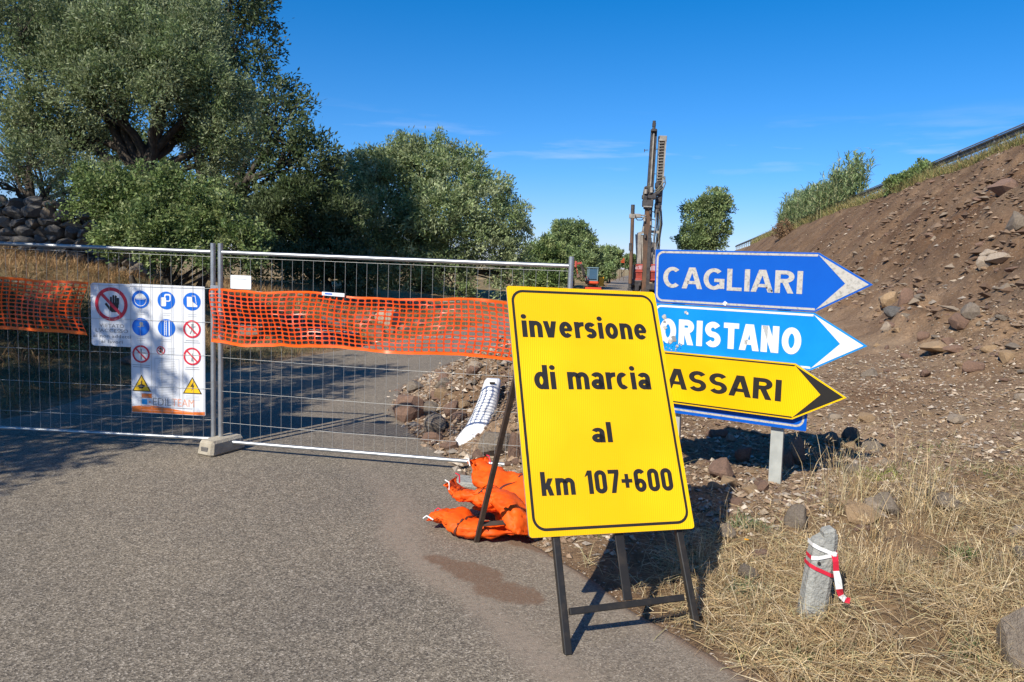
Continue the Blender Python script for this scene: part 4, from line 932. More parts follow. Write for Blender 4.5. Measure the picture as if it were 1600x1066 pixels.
Ye = rng.uniform(2.0, 7.2, 4200); Xe = xR(Ye) + rng.normal(.0, .06, 4200) - .05 * rng.exponential(1, 4200)
gravel('edge_gravel', Xe, Ye, .004 + .014 * rng.random(4200)**2.5, 'crumbs and grit along the ragged right edge of the asphalt')
# ------------------------------------------------------------------ blades of grass
def blades(name, X, Y, L_, wd, az, el, bend, tone, label=None, cat='dry grass', kind='stuff', parent=None, z=None, mat_='straw', lift=0):
    n_ = len(X); Z = height(X, Y) if z is None else z
    if np.isscalar(lift): Z = Z + lift
    else: Z = Z + lift
    dx, dy = np.cos(az), np.sin(az); ce, se = np.cos(el), np.sin(el)
    P0 = np.stack([X, Y, Z], 1)
    d1 = np.stack([dx * ce, dy * ce, se], 1); e2 = el - bend; d2 = np.stack([dx * np.cos(e2), dy * np.cos(e2), np.sin(e2)], 1)
    P1 = P0 + d1 * (L_ * .5)[:, None]; P2 = P1 + d2 * (L_ * .5)[:, None]
    sd = np.stack([-dy, dx, np.zeros(n_)], 1) * np.cos(.6) + np.stack([-dx * se, -dy * se, ce], 1) * rng.uniform(-.7, .7, (n_, 1)); sd = sd / np.linalg.norm(sd, axis=1)[:, None] * (wd / 2)[:, None]
    V = np.stack([P0 - sd, P0 + sd, P1 - sd * .85, P1 + sd * .85, P2], 1).reshape(-1, 3)
    F = (np.array([[0, 1, 3], [0, 3, 2], [2, 3, 4]])[None] + (np.arange(n_) * 5)[:, None, None]).reshape(-1, 3)
    o = fast(name, V, F, Mt[mat_], parent, attrs={'tone': np.repeat(tone, 5, 0)})
    if parent is None: tag(o, label, cat, None, kind)
    else: o['kind'] = 'stuff'
    return o
STR = np.array([[.70, .54, .31], [.60, .44, .23], [.80, .67, .45], [.46, .32, .17], [.38, .28, .17], [.50, .45, .25]])
def stones(n_, p=None, pal=STR): return pal[rng.choice(len(pal), n_, p=p)] * rng.uniform(.7, 1.15, (n_, 1))
def vsel(x, y):
    e_ = y - .25 * x + .9 * fbm(x * 1.4, y * 1.4, 55, 3)
    pr = (1 - ss(e_, 3.9, 5.0)) * .95 + .035
    pr = pr * ss(x - xR(y), -.02, .25) * (2.3 * vn(x * 1.9, y * 1.9, 91) - .45 + .4 * vn(x * 6, y * 6, 92)).clip(0.03, 1)
    return rng.random(len(x)) < pr
X, Y = samp(34000, (.0, 6.5, ) + (1.6, 8.5), vsel)
tX, tY = samp(1500, (.0, 6.5, ) + (1.6, 8.0), vsel); m_ = 24; X = np.concatenate([X, (tX[:, None] + rng.normal(0, .016, (len(tX), m_))).ravel()]); Y = np.concatenate([Y, (tY[:, None] + rng.normal(0, .016, (len(tX), m_))).ravel()]); n_ = len(X)
blades('dry_grass', X, Y, rng.uniform(.06, .30, n_), rng.uniform(.002, .0048, n_), rng.uniform(0, 6.28, n_), rng.uniform(-.05, .50, n_), rng.uniform(.0, .9, n_), stones(n_), 'flattened straw and dry grass matted over the verge right of the road', lift=rng.uniform(0, .035, n_))
X, Y = samp(3800, (.3, 6.5, ) + (1.6, 7.0), lambda x, y: vsel(x, y) & (vn(x * 1.1, y * 1.1, 77) > .45)); n_ = len(X)
blades('standing_grass', X, Y, rng.uniform(.12, .36, n_), rng.uniform(.0018, .0035, n_), rng.uniform(0, 6.28, n_), rng.uniform(.7, 1.5, n_), rng.uniform(.1, .9, n_), stones(n_), 'thin upright straw blades standing in the verge')
X, Y = samp(2600, (.5, 7, ) + (3.0, 7.5), lambda x, y: (x > xR(y) + .1) & (vn(x * 1.7, y * 1.7, 83) > .74)); n_ = len(X)
GRN = np.array([[.16, .22, .06], [.22, .27, .09], [.12, .17, .06], [.30, .30, .12]])
blades('green_grass', X, Y, rng.uniform(.04, .13, n_), rng.uniform(.002, .005, n_), rng.uniform(0, 6.28, n_), rng.uniform(.3, 1.3, n_), rng.uniform(.2, 1.2, n_), stones(n_, None, GRN), 'sparse green grass shoots among the straw', 'grass')
X, Y = samp(6000, (.5, 9, ) + (4.5, 13), lambda x, y: (x > xR(y) + .3) & (uv(x, y)[1] < 6.5)); n_ = len(X)
blades('straw_litter', X, Y, rng.uniform(.03, .12, n_), rng.uniform(.003, .006, n_), rng.uniform(0, 6.28, n_), rng.uniform(-.05, .25, n_), rng.uniform(0, .4, n_), stones(n_), 'pale broken straw bits littering the bare scree', lift=.012)
# distinct tufts
def tuft(px, py, label, n_, Lm, spread=.07, pal=STR, name='grass_tuft', up=(.9, 1.5), wd=.003, heads=True, cat='grass tuft', grp=None):
    p = hit(px, py); x_, y_ = p[0], p[1]; z_ = H1(x_, y_); t = thing(name, label, cat, (x_, y_, z_), grp)
    X = x_ + rng.normal(0, spread, n_); Y = y_ + rng.normal(0, spread, n_); Ls = rng.uniform(.45, 1, n_)**1.2 * Lm; az = rng.uniform(0, 6.28, n_); el = rng.uniform(*up, n_); be = rng.uniform(0, .6, n_)
    blades('blades', X, Y, Ls, np.full(n_, wd) * rng.uniform(.7, 1.2, n_), az, el, be, stones(n_, None, pal), parent=t)
    if heads:
        k = np.argsort(-Ls)[:max(5, n_ // 6)]; ex = X[k] + np.cos(az[k]) * Ls[k] * .5 * (np.cos(el[k]) + np.cos(el[k] - be[k])); ey = Y[k] + np.sin(az[k]) * Ls[k] * .5 * (np.cos(el[k]) + np.cos(el[k] - be[k]))
        ez = height(X[k], Y[k]) + Ls[k] * .5 * (np.sin(el[k]) + np.sin(el[k] - be[k])); m_ = 7
        EX, EY, EZ = [np.repeat(q, m_) + rng.normal(0, .012, len(k) * m_) for q in (ex, ey, ez)]; EZ += rng.uniform(-.05, .02, len(EX))
        blades('seed_heads', EX, EY, rng.uniform(.02, .045, len(EX)), np.full(len(EX), .004), rng.uniform(0, 6.28, len(EX)), rng.uniform(.2, 1.4, len(EX)), rng.uniform(0, .5, len(EX)), stones(len(EX), None, STR[:3]), parent=t, z=EZ)
    return t
tuft(1318, 800, 'tall sparse straw stalks growing just right of the sign post shadow', 60, .70, .07, wd=.004)
tuft(1345, 770, 'dense pale straw tuft behind the oblong tan stone', 150, .42, .07)
tuft(1432, 800, 'tall bent straw stalks with broken tips above the dry tuft at the right', 90, .76, .08, wd=.004)
tuft(1450, 830, 'thick golden straw tuft in the middle of the right verge', 170, .34, .09)
tuft(1335, 905, 'straw tuft standing right of the concrete marker', 130, .34, .08)
tuft(1390, 900, 'broad straw tuft farther right of the concrete marker', 150, .32, .12)
for a_ in ((1305, 745, 'wispy tall straw stalks between the sign post and the green weed patch', 26, .62), (1270, 770, 'few thin straw stalks right beside the sign post foot', 12, .50), (1400, 730, 'loose tall straw stalks above the bent tuft, against the scree', 24, .62), (1365, 850, 'thin straw stalks in front of the oblong tan stone', 40, .42), (1180, 960, 'thin straw stalks left of the concrete marker foot', 26, .30), (1470, 760, 'few broken straw stalks leaning over the low grey stone', 18, .45)):
    tuft(a_[0], a_[1], a_[2], a_[3], a_[4] * 1.12, .035, wd=.0042)
tuft(1095, 880, 'pale feathery oat grass at the right corner of the yellow board', 40, .30, .03)
tuft(1560, 900, 'low tangled straw tuft near the boulder at the right edge', 140, .30, .12)
LG = np.array([[.34, .40, .08], [.26, .33, .07], [.42, .45, .14]]); DG = np.array([[.07, .14, .04], [.10, .17, .05], [.14, .20, .07]])
for a_ in ((1372, 752, 'bright yellow-green weed patch above the oblong tan stone', 260, .10, .09, LG), (1172, 822, 'drooping green weed left of the layered grey slab', 120, .16, .06, DG + .06), (1500, 868, 'dark green weed rosette in the straw at the right', 110, .10, .05, DG),
           (1245, 1042, 'small green weed at the bottom edge beside the asphalt', 90, .08, .05, DG), (1515, 1020, 'green weed low in the straw near the bottom right corner', 90, .09, .05, DG + .03), (1163, 930, 'green grass tuft right of the trestle foot', 110, .12, .05, DG + .08)):
    tuft(a_[0], a_[1], a_[2], a_[3], a_[4], a_[5], a_[6], 'weed', (.1, 1.2), .007, False, 'weed')
fl_p = hit(1165, 857); t = thing('flower', 'single tiny yellow flower in the straw left of the concrete marker', 'flower', tuple(fl_p))
mb = MB(); 
for k in range(8):
    an = k * math.pi / 4; mb.add([fl_p + (0, 0, .06), fl_p + np.array([.013 * math.cos(an - .3), .013 * math.sin(an - .3), .064]), fl_p + np.array([.018 * math.cos(an), .018 * math.sin(an), .062]), fl_p + np.array([.013 * math.cos(an + .3), .013 * math.sin(an + .3), .064])], [(0, 1, 2, 3)])
mb.build('petals', [Mt['signyel']], t); MB().tube([fl_p, fl_p + (0.003, 0, .06)], .0012, 5).build('stem', [Mt['hose']], t)
# left bank: tall dry grass and roadside fringe
TAN = np.array([[.34, .20, .09], [.40, .25, .12], [.27, .16, .08], [.46, .32, .17], [.20, .15, .07]]); GGR = np.array([[.20, .19, .08], [.28, .25, .11], [.15, .15, .06]])  # tan tones darkened, putting some of the bank's shade into the grass colour
X, Y = samp(26000, (-18, 2, ) + (7, 26), lambda x, y: (xL(y) - x > 1.6) & (xL(y) - x < 8) & (vn(x * .9, y * .9, 93) > .3) & (rng.random(len(x)) < np.clip(14 / y, 0, 1))); n_ = len(X)
blades('tall_dry_grass', X, Y, rng.uniform(.12, .36, n_), rng.uniform(.006, .014, n_), rng.uniform(0, 6.28, n_), rng.uniform(.5, 1.5, n_), rng.uniform(.1, 1, n_), stones(n_, None, TAN), 'tan dry grass covering the bank left of the road')
X, Y = samp(9000, (-14, 0, ) + (6, 24), lambda x, y: (xL(y) - x > .05) & (xL(y) - x < 2.2)); n_ = len(X)
blades('roadside_grass', X, Y, rng.uniform(.06, .30, n_), rng.uniform(.005, .01, n_), rng.uniform(0, 6.28, n_), rng.uniform(.4, 1.5, n_), rng.uniform(.1, 1, n_), stones(n_, None, np.vstack([TAN[:3], GGR])), 'short dry and green grass fringe along the left road edge')
# crest of the cutting
u_ = rng.uniform(18, 130, 60000); v_ = 11.45 + rng.exponential(.35, 60000); keep = (rng.random(60000) < np.clip(26 / u_, 0, 1)**1.2); X, Y = inv(u_[keep], v_[keep]); n_ = len(X)
CG = np.array([[.50, .40, .19], [.42, .33, .15], [.34, .34, .14], [.24, .28, .10]])
fu = u_[keep]
blades('crest_grass', X, Y, rng.uniform(.22, .75, n_) * np.interp(fu, [18, 60, 130], [.8, 1.3, 1.6]), .012 + .010 * fu / 60, rng.uniform(0, 6.28, n_), rng.uniform(.7, 1.5, n_), rng.uniform(.1, .9, n_), stones(n_, None, CG), 'dry and green grass along the crest of the cutting')
u_ = rng.uniform(60, 170, 16000); v_ = rng.uniform(-6, 7, 16000); X, Y = inv(u_, v_); k = (X > xR(Y) + .5) | (X < xL(Y) - .5); X, Y = X[k], Y[k]; n_ = len(X)
blades('far_dry_grass', X, Y, rng.uniform(.3, .8, n_), rng.uniform(.04, .09, n_), rng.uniform(0, 6.28, n_), rng.uniform(.7, 1.5, n_), rng.uniform(.1, .8, n_), stones(n_, None, CG + .05), 'pale dry grass on both sides of the far stretch of road')

# ------------------------------------------------------------------ dry stone wall on the left bank
t0 = at(0, 345, 16.8); wall = thing('stone_wall', 'dark dry stone wall in shade at the top of the left bank', 'wall', (-11.5, 16.8, 1.6))
wd_ = MB(); wx0, wx1 = -15.5, -9.0
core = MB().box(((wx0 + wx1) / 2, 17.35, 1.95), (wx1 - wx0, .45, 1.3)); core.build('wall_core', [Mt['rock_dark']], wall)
wme = {}; kk = 0
for row in range(8):
    z_ = 1.30 + row * .205; xx = wx0 + R.uniform(0, .3)
    while xx < wx1 + (.35 - row * .12):
        w_ = R.uniform(.22, .50); var = R.randrange(10)
        if var not in wme:
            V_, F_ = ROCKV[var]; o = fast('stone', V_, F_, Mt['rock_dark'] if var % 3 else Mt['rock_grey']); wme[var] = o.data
        else: o = bpy.data.objects.new('stone', wme[var]); col.objects.link(o)
        o.parent = wall; h_ = R.uniform(.22, .34)
        o.location = (xx + w_ / 2 + 11.5, R.uniform(.18, .32), z_ + h_ / 2 - 1.6 + R.uniform(-.02, .02)); o.scale = (w_ / 2 * 1.22, .24, h_ / 2 * 1.12); o.rotation_euler = (R.uniform(-.3, .3), R.uniform(-.25, .25), R.uniform(-.2, .2)); xx += w_; kk += 1

# ------------------------------------------------------------------ trees
def leaves(lobes, n_, L_, W_, pal, seed, drop=.6, clus=None, up=.25, outer=.72, asp=1.0, thin=None):
    g_ = np.random.default_rng(seed); lobes = np.array(lobes, float)
    sub = []; pid = []; n0_ = len(lobes)
    for i0_, L0 in enumerate(lobes):
        m_ = 6 if L0[3] > .5 else 3
        for _ in range(m_):
            pid.append(i0_); q_ = g_.normal(0, 1, 3); q_[2] += .25; q_ /= np.linalg.norm(q_); sub.append([*(L0[:3] + q_ * L0[3] * g_.uniform(.42, .66) * np.array([1, 1, .95])), L0[3] * g_.uniform(.36, .56)])
    lobes = np.vstack([lobes * np.array([1, 1, 1, .72]), np.array(sub)])
    C_, Rr = lobes[:, :3], lobes[:, 3]; K = clus or max(40, n_ // 45)
    pr = Rr**2 / np.sum(Rr**2); li = g_.choice(len(Rr), K, p=pr)
    d_ = g_.normal(0, 1, (K, 3)); d_[:, 2] = d_[:, 2] * .9 + .12; d_ /= np.linalg.norm(d_, axis=1)[:, None]
    rf = np.where(g_.random(K) < .8, g_.uniform(outer, 1.10, K), g_.uniform(.35, .8, K))
    cc = C_[li] + d_ * (Rr[li] * rf)[:, None] * np.array([1, 1, .92])
    cs = Rr[li] * .15 * g_.uniform(.45, 1.9, K) + .07
    bri = g_.uniform(.72, 1.22, K); pc = g_.choice(len(pal), K)
    wi = cs**1.3; ci = g_.choice(K, n_, p=wi / wi.sum())
    t_ = g_.uniform(-.3, 1.0, n_)
    P = cc[ci] + d_[ci] * (t_ * cs[ci] * 1.5)[:, None] + g_.normal(0, 1, (n_, 3)) * (cs[ci] * (.85 - .45 * t_.clip(0, 1)))[:, None]
    q = np.full(n_, 9.0)
    for c_, r_ in zip(C_, Rr): q = np.minimum(q, np.linalg.norm(P - c_, axis=1) / r_)
    keep = (q > .55) | (g_.random(n_) < .25); P = P[keep]; ci = ci[keep]; n_ = len(P)
    ax_ = d_[ci] * .7 + g_.normal(0, .55, (n_, 3)) + np.array([0, 0, up]); ax_ /= np.linalg.norm(ax_, axis=1)[:, None]
    sd = np.cross(ax_, g_.normal(0, 1, (n_, 3))); sd /= np.linalg.norm(sd, axis=1)[:, None] + 1e-9
    ll = L_ * g_.uniform(.7, 1.3, n_); ww = W_ * g_.uniform(.7, 1.3, n_)
    A = P; B = P + ax_ * (ll * .5)[:, None] + sd * (ww / 2)[:, None]; Cc = P + ax_ * ll[:, None]; Dd = P + ax_ * (ll * .5)[:, None] - sd * (ww / 2)[:, None]
    V = np.stack([A, B, Cc, Dd], 1).reshape(-1, 3); F = np.arange(n_ * 4).reshape(-1, 4)
    tn = pal[pc[ci]] * bri[ci][:, None] * g_.uniform(.75, 1.25, (n_, 1))
    par = np.concatenate([np.arange(n0_), np.array(pid)])[li]
    return V, F, np.repeat(tn, 4, 0), cc, d_, par
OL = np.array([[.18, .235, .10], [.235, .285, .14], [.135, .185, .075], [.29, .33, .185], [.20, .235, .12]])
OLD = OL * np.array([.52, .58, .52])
BRT = np.array([[.16, .23, .075], [.21, .28, .10], [.11, .17, .06], [.28, .33, .14]])
GRE = np.array([[.20, .27, .11], [.26, .32, .14], [.15, .21, .09]])
def tree(name, label, cat, base, lobes, n_, L_, W_, pal, seed, tr=.2, fork=.45, group=None, branches=10, tw=40, multi=1, up=.25, lean=(0, 0)):
    base = np.array(base, float); t = thing(name, label, cat, tuple(base), group); rr = random.Random(seed)
    lob = [list(at(px, py, Y)) + [r_ / FPX * Y] for px, py, r_, Y in lobes] if lobes and len(lobes[0]) == 4 and lobes[0][0] > 30 or any(l[0] < -20 or l[2] > 9 for l in lobes) else lobes
    V, F, tn, cc, dd_, li = leaves(lob, n_, L_, W_, pal, seed, up=up)
    fast('crown', V, F, Mt['leaf'], t, attrs={'tone': tn})
    LB = np.array(lob); cen = LB[:, :3].mean(0); zlo = LB[:, 2].min(); top = base + (cen - base) * fork + np.array([0, 0, 0])
    tk = MB()
    for m_ in range(multi):
        o_ = np.array([rr.uniform(-.3, .3), rr.uniform(-.3, .3), 0]) * (multi > 1) * 1.2
        P = [base + o_ + (0, 0, -.3)]; N_ = 6
        for k in range(1, N_ + 1):
            f_ = k / N_; P.append(base + o_ * (1 + f_) + (top - base) * f_ + np.array([rr.uniform(-1, 1), rr.uniform(-1, 1), 0]) * tr * .45)
        tk.tube(P, [tr * (1.35 if k == 0 else 1 - .45 * k / N_) for k in range(N_ + 1)], 9)
    tk.build('trunk', [Mt['bark']], t)
    idx = list(range(len(LB))); rr.shuffle(idx)
    for i in idx[:branches]:
        s0 = base + (top - base) * rr.uniform(.6, 1.0); e_ = s0 + (LB[i, :3] - s0) * .88; mid = (s0 + e_) / 2 + np.array([rr.uniform(-.3, .3), rr.uniform(-.3, .3), rr.uniform(-.2, .3)]) * LB[i, 3] * .6
        b_ = MB(); b_.tube([s0, (s0 + mid) / 2 + np.array([rr.uniform(-.1, .1)] * 3), mid, (mid + e_) / 2 + np.array([rr.uniform(-.1, .1)] * 3), e_], [tr * .5, tr * .42, tr * .34, tr * .22, tr * .12], 7)
        js = [j for j in range(len(li)) if li[j] == i][:tw // 4 + 2]
        for j in js: b_.tube([e_ if rr.random() < .5 else mid, (e_ + cc[j]) / 2 + np.array([rr.uniform(-.1, .1)] * 3) * LB[i, 3], cc[j]], [tr * .11, tr * .07, tr * .03], 4, cap=False)
        b_.build('branch', [Mt['bark']], t)
    return t
def gz(px, py, Y):
    p = at(px, py, Y); return (p[0], p[1], H1(p[0], p[1]))
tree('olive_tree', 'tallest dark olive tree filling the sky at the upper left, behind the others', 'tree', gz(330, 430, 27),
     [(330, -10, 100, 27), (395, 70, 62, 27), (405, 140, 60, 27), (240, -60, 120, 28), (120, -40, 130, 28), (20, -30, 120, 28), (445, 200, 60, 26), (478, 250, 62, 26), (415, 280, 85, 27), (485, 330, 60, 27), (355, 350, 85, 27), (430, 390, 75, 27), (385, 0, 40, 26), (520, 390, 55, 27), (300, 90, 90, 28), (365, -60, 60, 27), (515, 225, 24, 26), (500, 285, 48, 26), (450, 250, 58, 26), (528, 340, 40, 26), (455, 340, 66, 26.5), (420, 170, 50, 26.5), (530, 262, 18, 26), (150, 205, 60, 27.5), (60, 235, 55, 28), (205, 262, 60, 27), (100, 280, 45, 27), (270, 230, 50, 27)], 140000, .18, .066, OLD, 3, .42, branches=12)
tree('olive_tree', 'broad sunlit grey-green olive tree with a dark forked trunk, left of centre', 'tree', gz(222, 400, 19),
     [(185, 75, 72, 19), (265, 100, 66, 18.6), (110, 120, 66, 18.6), (160, 150, 58, 18), (330, 150, 52, 18.8), (350, 210, 46, 18.8), (70, 190, 60, 18.5), (300, 60, 60, 19.5), (215, 30, 60, 19.5), (330, 250, 40, 19), (100, 60, 60, 19.5), (120, 210, 40, 19), (300, 190, 40, 19.6), (250, 150, 40, 18)], 150000, .098, .034, OL * 1.12, 4, .30, .62, branches=13, multi=2)
tree('olive_tree', 'low spreading olive with crooked grey limbs at the left edge above the wall', 'tree', gz(60, 330, 17.8),
     [(60, 245, 52, 17.5), (110, 250, 46, 17.5), (0, 90, 70, 18.5), (-40, 20, 80, 18.5), (30, 20, 60, 18.5), (150, 285, 38, 17), (-60, 150, 60, 18), (20, 255, 34, 18), (20, 285, 26, 17), (75, 292, 26, 16.8), (-10, 280, 26, 17.2), (120, 300, 24, 16.6)], 36000, .09, .030, OL, 5, .16, .5, branches=8, multi=2)
tree('leafy_shrub', 'bright green broad-leaved shrub bulging over the fence beside the joint posts', 'shrub', gz(260, 400, 14.6),
     [(195, 318, 44, 14.9), (262, 312, 40, 14.7), (150, 305, 30, 14.8), (318, 325, 36, 14.6), (362, 352, 26, 14.3), (238, 355, 44, 14.1), (300, 362, 38, 14.1), (180, 368, 34, 14.4), (385, 378, 22, 14.1), (268, 278, 16, 14.7), (340, 293, 13, 14.7), (402, 350, 9, 14.4), (130, 272, 14, 14.9), (178, 266, 13, 15), (225, 272, 12, 14.8), (300, 282, 11, 14.5), (368, 316, 10, 14.5), (414, 368, 9, 14.2), (118, 330, 16, 14.9), (350, 322, 14, 14.2), (395, 400, 16, 14), (330, 395, 26, 13.9), (250, 398, 28, 13.9)], 52000, .072, .040, BRT, 6, .07, .4, branches=12, multi=4, up=.1)
tree('olive_tree', 'wide rounded olive tree on the far bank, in the centre of the view', 'tree', gz(660, 440, 36),
     [(650, 262, 52, 36), (600, 290, 56, 35.5), (705, 290, 54, 35.6), (755, 330, 50, 35.6), (680, 345, 66, 34.6), (600, 355, 60, 35), (785, 350, 38, 35.4), (715, 385, 54, 34.5), (560, 285, 46, 36), (806, 365, 24, 35.5), (560, 370, 60, 35.4), (640, 400, 60, 34.8), (770, 395, 44, 34.8), (650, 245, 30, 36), (620, 250, 34, 36.4), (700, 255, 34, 36), (740, 290, 34, 36), (540, 310, 34, 36), (810, 400, 30, 35.5), (700, 430, 46, 34.2), (590, 425, 50, 34.4), (790, 430, 36, 35), (585, 258, 34, 36), (735, 268, 32, 36), (770, 298, 32, 36), (802, 330, 24, 35.8), (815, 372, 18, 35.4), (552, 262, 28, 36.4), (680, 236, 28, 36), (820, 350, 12, 35.6)], 140000, .19, .062, OL * 1.38, 7, .38, .4, branches=12)
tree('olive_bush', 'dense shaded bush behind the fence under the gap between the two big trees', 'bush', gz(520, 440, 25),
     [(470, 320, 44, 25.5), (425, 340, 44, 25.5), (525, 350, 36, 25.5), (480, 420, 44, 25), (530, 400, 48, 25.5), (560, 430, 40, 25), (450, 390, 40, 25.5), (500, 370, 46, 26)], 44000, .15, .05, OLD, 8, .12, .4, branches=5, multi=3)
tree('leafy_bush', 'light green bush between the round olive and the red digger', 'bush', gz(850, 440, 46),
     [(842, 402, 26, 46), (868, 405, 24, 46), (838, 432, 24, 45), (862, 435, 22, 44), (882, 436, 12, 62), (850, 385, 16, 46)], 22000, .20, .08, BRT * 1.15, 9, .10, .4, branches=5, multi=3)
tree('leafy_tree', 'mid-green rounded tree behind the red digger', 'tree', gz(895, 430, 66),
     [(890, 368, 26, 66), (868, 385, 22, 66), (912, 385, 24, 66), (888, 400, 28, 65), (925, 400, 20, 66), (880, 352, 14, 66), (905, 360, 16, 66), (865, 405, 22, 65), (912, 415, 22, 64)], 30000, .26, .10, GRE * 1.15, 10, .2, .4, branches=7)
tree('leafy_bush', 'small green bush right of the tree behind the digger', 'bush', gz(950, 425, 90),
     [(945, 400, 15, 90), (962, 400, 11, 92), (935, 412, 14, 88), (955, 414, 12, 88)], 9000, .34, .14, GRE * 1.2, 11, .12, .4, branches=4, multi=2)
tree('leafy_bush', 'low roadside bush between the digger and the drill rig', 'bush', gz(945, 430, 76),
     [(938, 428, 13, 76), (952, 426, 10, 77), (928, 432, 10, 75)], 6000, .26, .11, GRE * 1.25, 12, .1, .4, branches=3, multi=2)
for i, (px, py, r_, Y, lb) in enumerate(((985, 404, 10, 130, 'left one of the low far bushes on the horizon beside the thin drill pole'), (1002, 404, 10, 138, 'far bush on the horizon between the drill pole and the mast'), (1040, 404, 13, 140, 'far bush on the horizon hidden behind the drill body'), (972, 408, 8, 150, 'smallest far bush on the horizon left of the drill pole'))):
    tree('far_bush', lb, 'bush', gz(px, 418, Y), [(px, py + 2, r_, Y), (px + 9, py + 6, r_ * .8, Y), (px - 8, py + 6, r_ * .8, Y)], 3000, .5, .22, GRE * 1.2, 20 + i, .15, .4, 'far bushes on the horizon', branches=2, multi=1)
tree('leafy_tree', 'lone round-topped green tree rising behind the dark blue arrow', 'tree', gz(1103, 425, 62),
     [(1110, 318, 24, 62), (1090, 335, 24, 62), (1125, 325, 20, 62), (1080, 372, 22, 62), (1108, 362, 28, 62), (1128, 352, 17, 62), (1068, 380, 14, 62), (1128, 308, 14, 62), (1095, 385, 26, 62), (1122, 380, 17, 62), (1096, 312, 12, 62), (1138, 318, 8, 62)], 26000, .24, .10, GRE * 1.1, 13, .17, .35, branches=9)
# tree to the left of the view that shades the road in front of and behind the fence
k_ = 1.175; sh_ = lambda x_, y_, z_, r_: [x_ - k_ * z_ * math.sin(a), y_ - k_ * z_ * math.cos(a), z_, r_]
lob = [sh_(-5.6, 6.6, 4.8, 1.5), sh_(-4.6, 7.6, 5.2, 1.2), sh_(-5.2, 9.6, 5.4, 1.7), sh_(-3.9, 11.2, 5.6, 1.25), sh_(-2.7, 12.2, 5.8, .8), sh_(-7, 8.4, 5.0, 2.0), sh_(-6.2, 5.9, 4.8, 1.2), sh_(-4.1, 9.0, 5.2, 1.1), sh_(-3.6, 8.3, 5.0, .85), sh_(-6.5, 11.5, 5.6, 1.8), sh_(-3.4, 9.6, 5.2, .9), sh_(-4.6, 12.9, 5.9, 1.2)]
t = tree('olive_tree', 'olive tree standing just outside the left edge, shading the road in front of the fence', 'tree', (-10.5, 3.4, H1(-10.5, 3.4)), lob, 60000, .12, .06, OL, 15, .28, .5, branches=8)
sg = lambda x_, y_, zt, z_, r_: [x_ - k_ * (z_ - zt) * math.sin(a), y_ - k_ * (z_ - zt) * math.cos(a), z_, r_]
lob2 = [sg(-14.2, 17, 2.4, 7.2, 1.5), sg(-12.4, 17, 2.4, 7.0, 1.4), sg(-10.6, 17, 2.3, 6.8, 1.2), sg(-9.2, 17, 2.2, 6.4, .8), sg(-9.6, 11.6, .8, 6.2, 1.4), sg(-8.0, 11.0, .4, 5.8, 1.1), sg(-12, 13.8, 1.6, 6.6, 1.3)]
tree('olive_tree', 'farther olive tree outside the left edge, shading the dry stone wall', 'tree', (-16.5, 9.5, H1(-16.5, 9.5)), lob2, 26000, .12, .055, OL, 25, .28, .5, branches=6)
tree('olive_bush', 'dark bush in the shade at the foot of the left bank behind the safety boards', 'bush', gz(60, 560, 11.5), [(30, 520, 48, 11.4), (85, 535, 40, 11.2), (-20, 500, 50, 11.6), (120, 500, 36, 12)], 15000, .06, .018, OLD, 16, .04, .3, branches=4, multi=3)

# ------------------------------------------------------------------ reeds and shrub on the crest
def reeds(px0, px1, Y, hmax, label, n_, pal, seed, hf):
    g_ = np.random.default_rng(seed); p0, p1 = at(px0, 300, Y), at(px1, 300, Y)
    return g_
ru, rv = 72., 11.5; bx_, by_ = inv(ru, rv); t = thing('reed_clump', 'tall green cane clump on the crest of the cutting below the guardrail', 'reeds', (bx_, by_, H1(bx_, by_)))
n_ = 520; du = rng.uniform(-15, 24, n_); U = ru + du; Vv = rv + .3 + rng.uniform(-.5, .9, n_); X, Y = inv(U, Vv); hh = np.interp(du, [-15, -12, -8, -3, 6, 16, 24], [3.9, 4.4, 3.9, 3.2, 3.7, 4.1, 2.2]) * rng.uniform(.55, 1.02, n_)
az = rng.uniform(0, 6.28, n_); el = rng.uniform(1.3, 1.55, n_); CAN = np.array([[.30, .33, .15], [.22, .28, .11], [.42, .38, .20]])
blades('canes', X, Y, hh, np.full(n_, .035), az, el, rng.uniform(0, .15, n_), stones(n_, None, CAN), parent=t)
m_ = 26; ff_ = rng.uniform(.25, 1, (n_, m_)); LX = (X[:, None] + np.cos(az)[:, None] * hh[:, None] * ff_ * .12 + rng.normal(0, .05, (n_, m_))).ravel(); LY = (Y[:, None] + np.sin(az)[:, None] * hh[:, None] * ff_ * .12).ravel(); LZ = (height(X, Y)[:, None] + hh[:, None] * ff_ * .98).ravel(); N_ = len(LX)
blades('reed_leaves', LX, LY, rng.uniform(.45, 1.0, N_), rng.uniform(.05, .10, N_), rng.uniform(0, 6.28, N_), rng.uniform(.5, 1.3, N_), rng.uniform(.4, 1.5, N_), stones(N_, None, np.array([[.24, .33, .15], [.31, .40, .19], [.19, .27, .12], [.42, .44, .24]])), parent=t, z=LZ, mat_='leaf')
bx_, by_ = inv(44, 12.0); zz = H1(bx_, by_)
tree('green_bush', 'low green bush on the crest between the canes and the guardrail', 'bush', (bx_, by_, zz), [[bx_, by_, zz + .5, .6], [bx_ - .2, by_ - 1.2, zz + .6, .6], [bx_ + .3, by_ + 1.3, zz + .45, .6], [bx_ + .1, by_ + 2.4, zz + .35, .5], [bx_ - .4, by_ - 2.2, zz + .45, .5]], 9000, .16, .07, BRT * 1.1, 17, .04, .4, branches=4, multi=3)
bx_, by_ = inv(82, 10.6); zz = H1(bx_, by_)
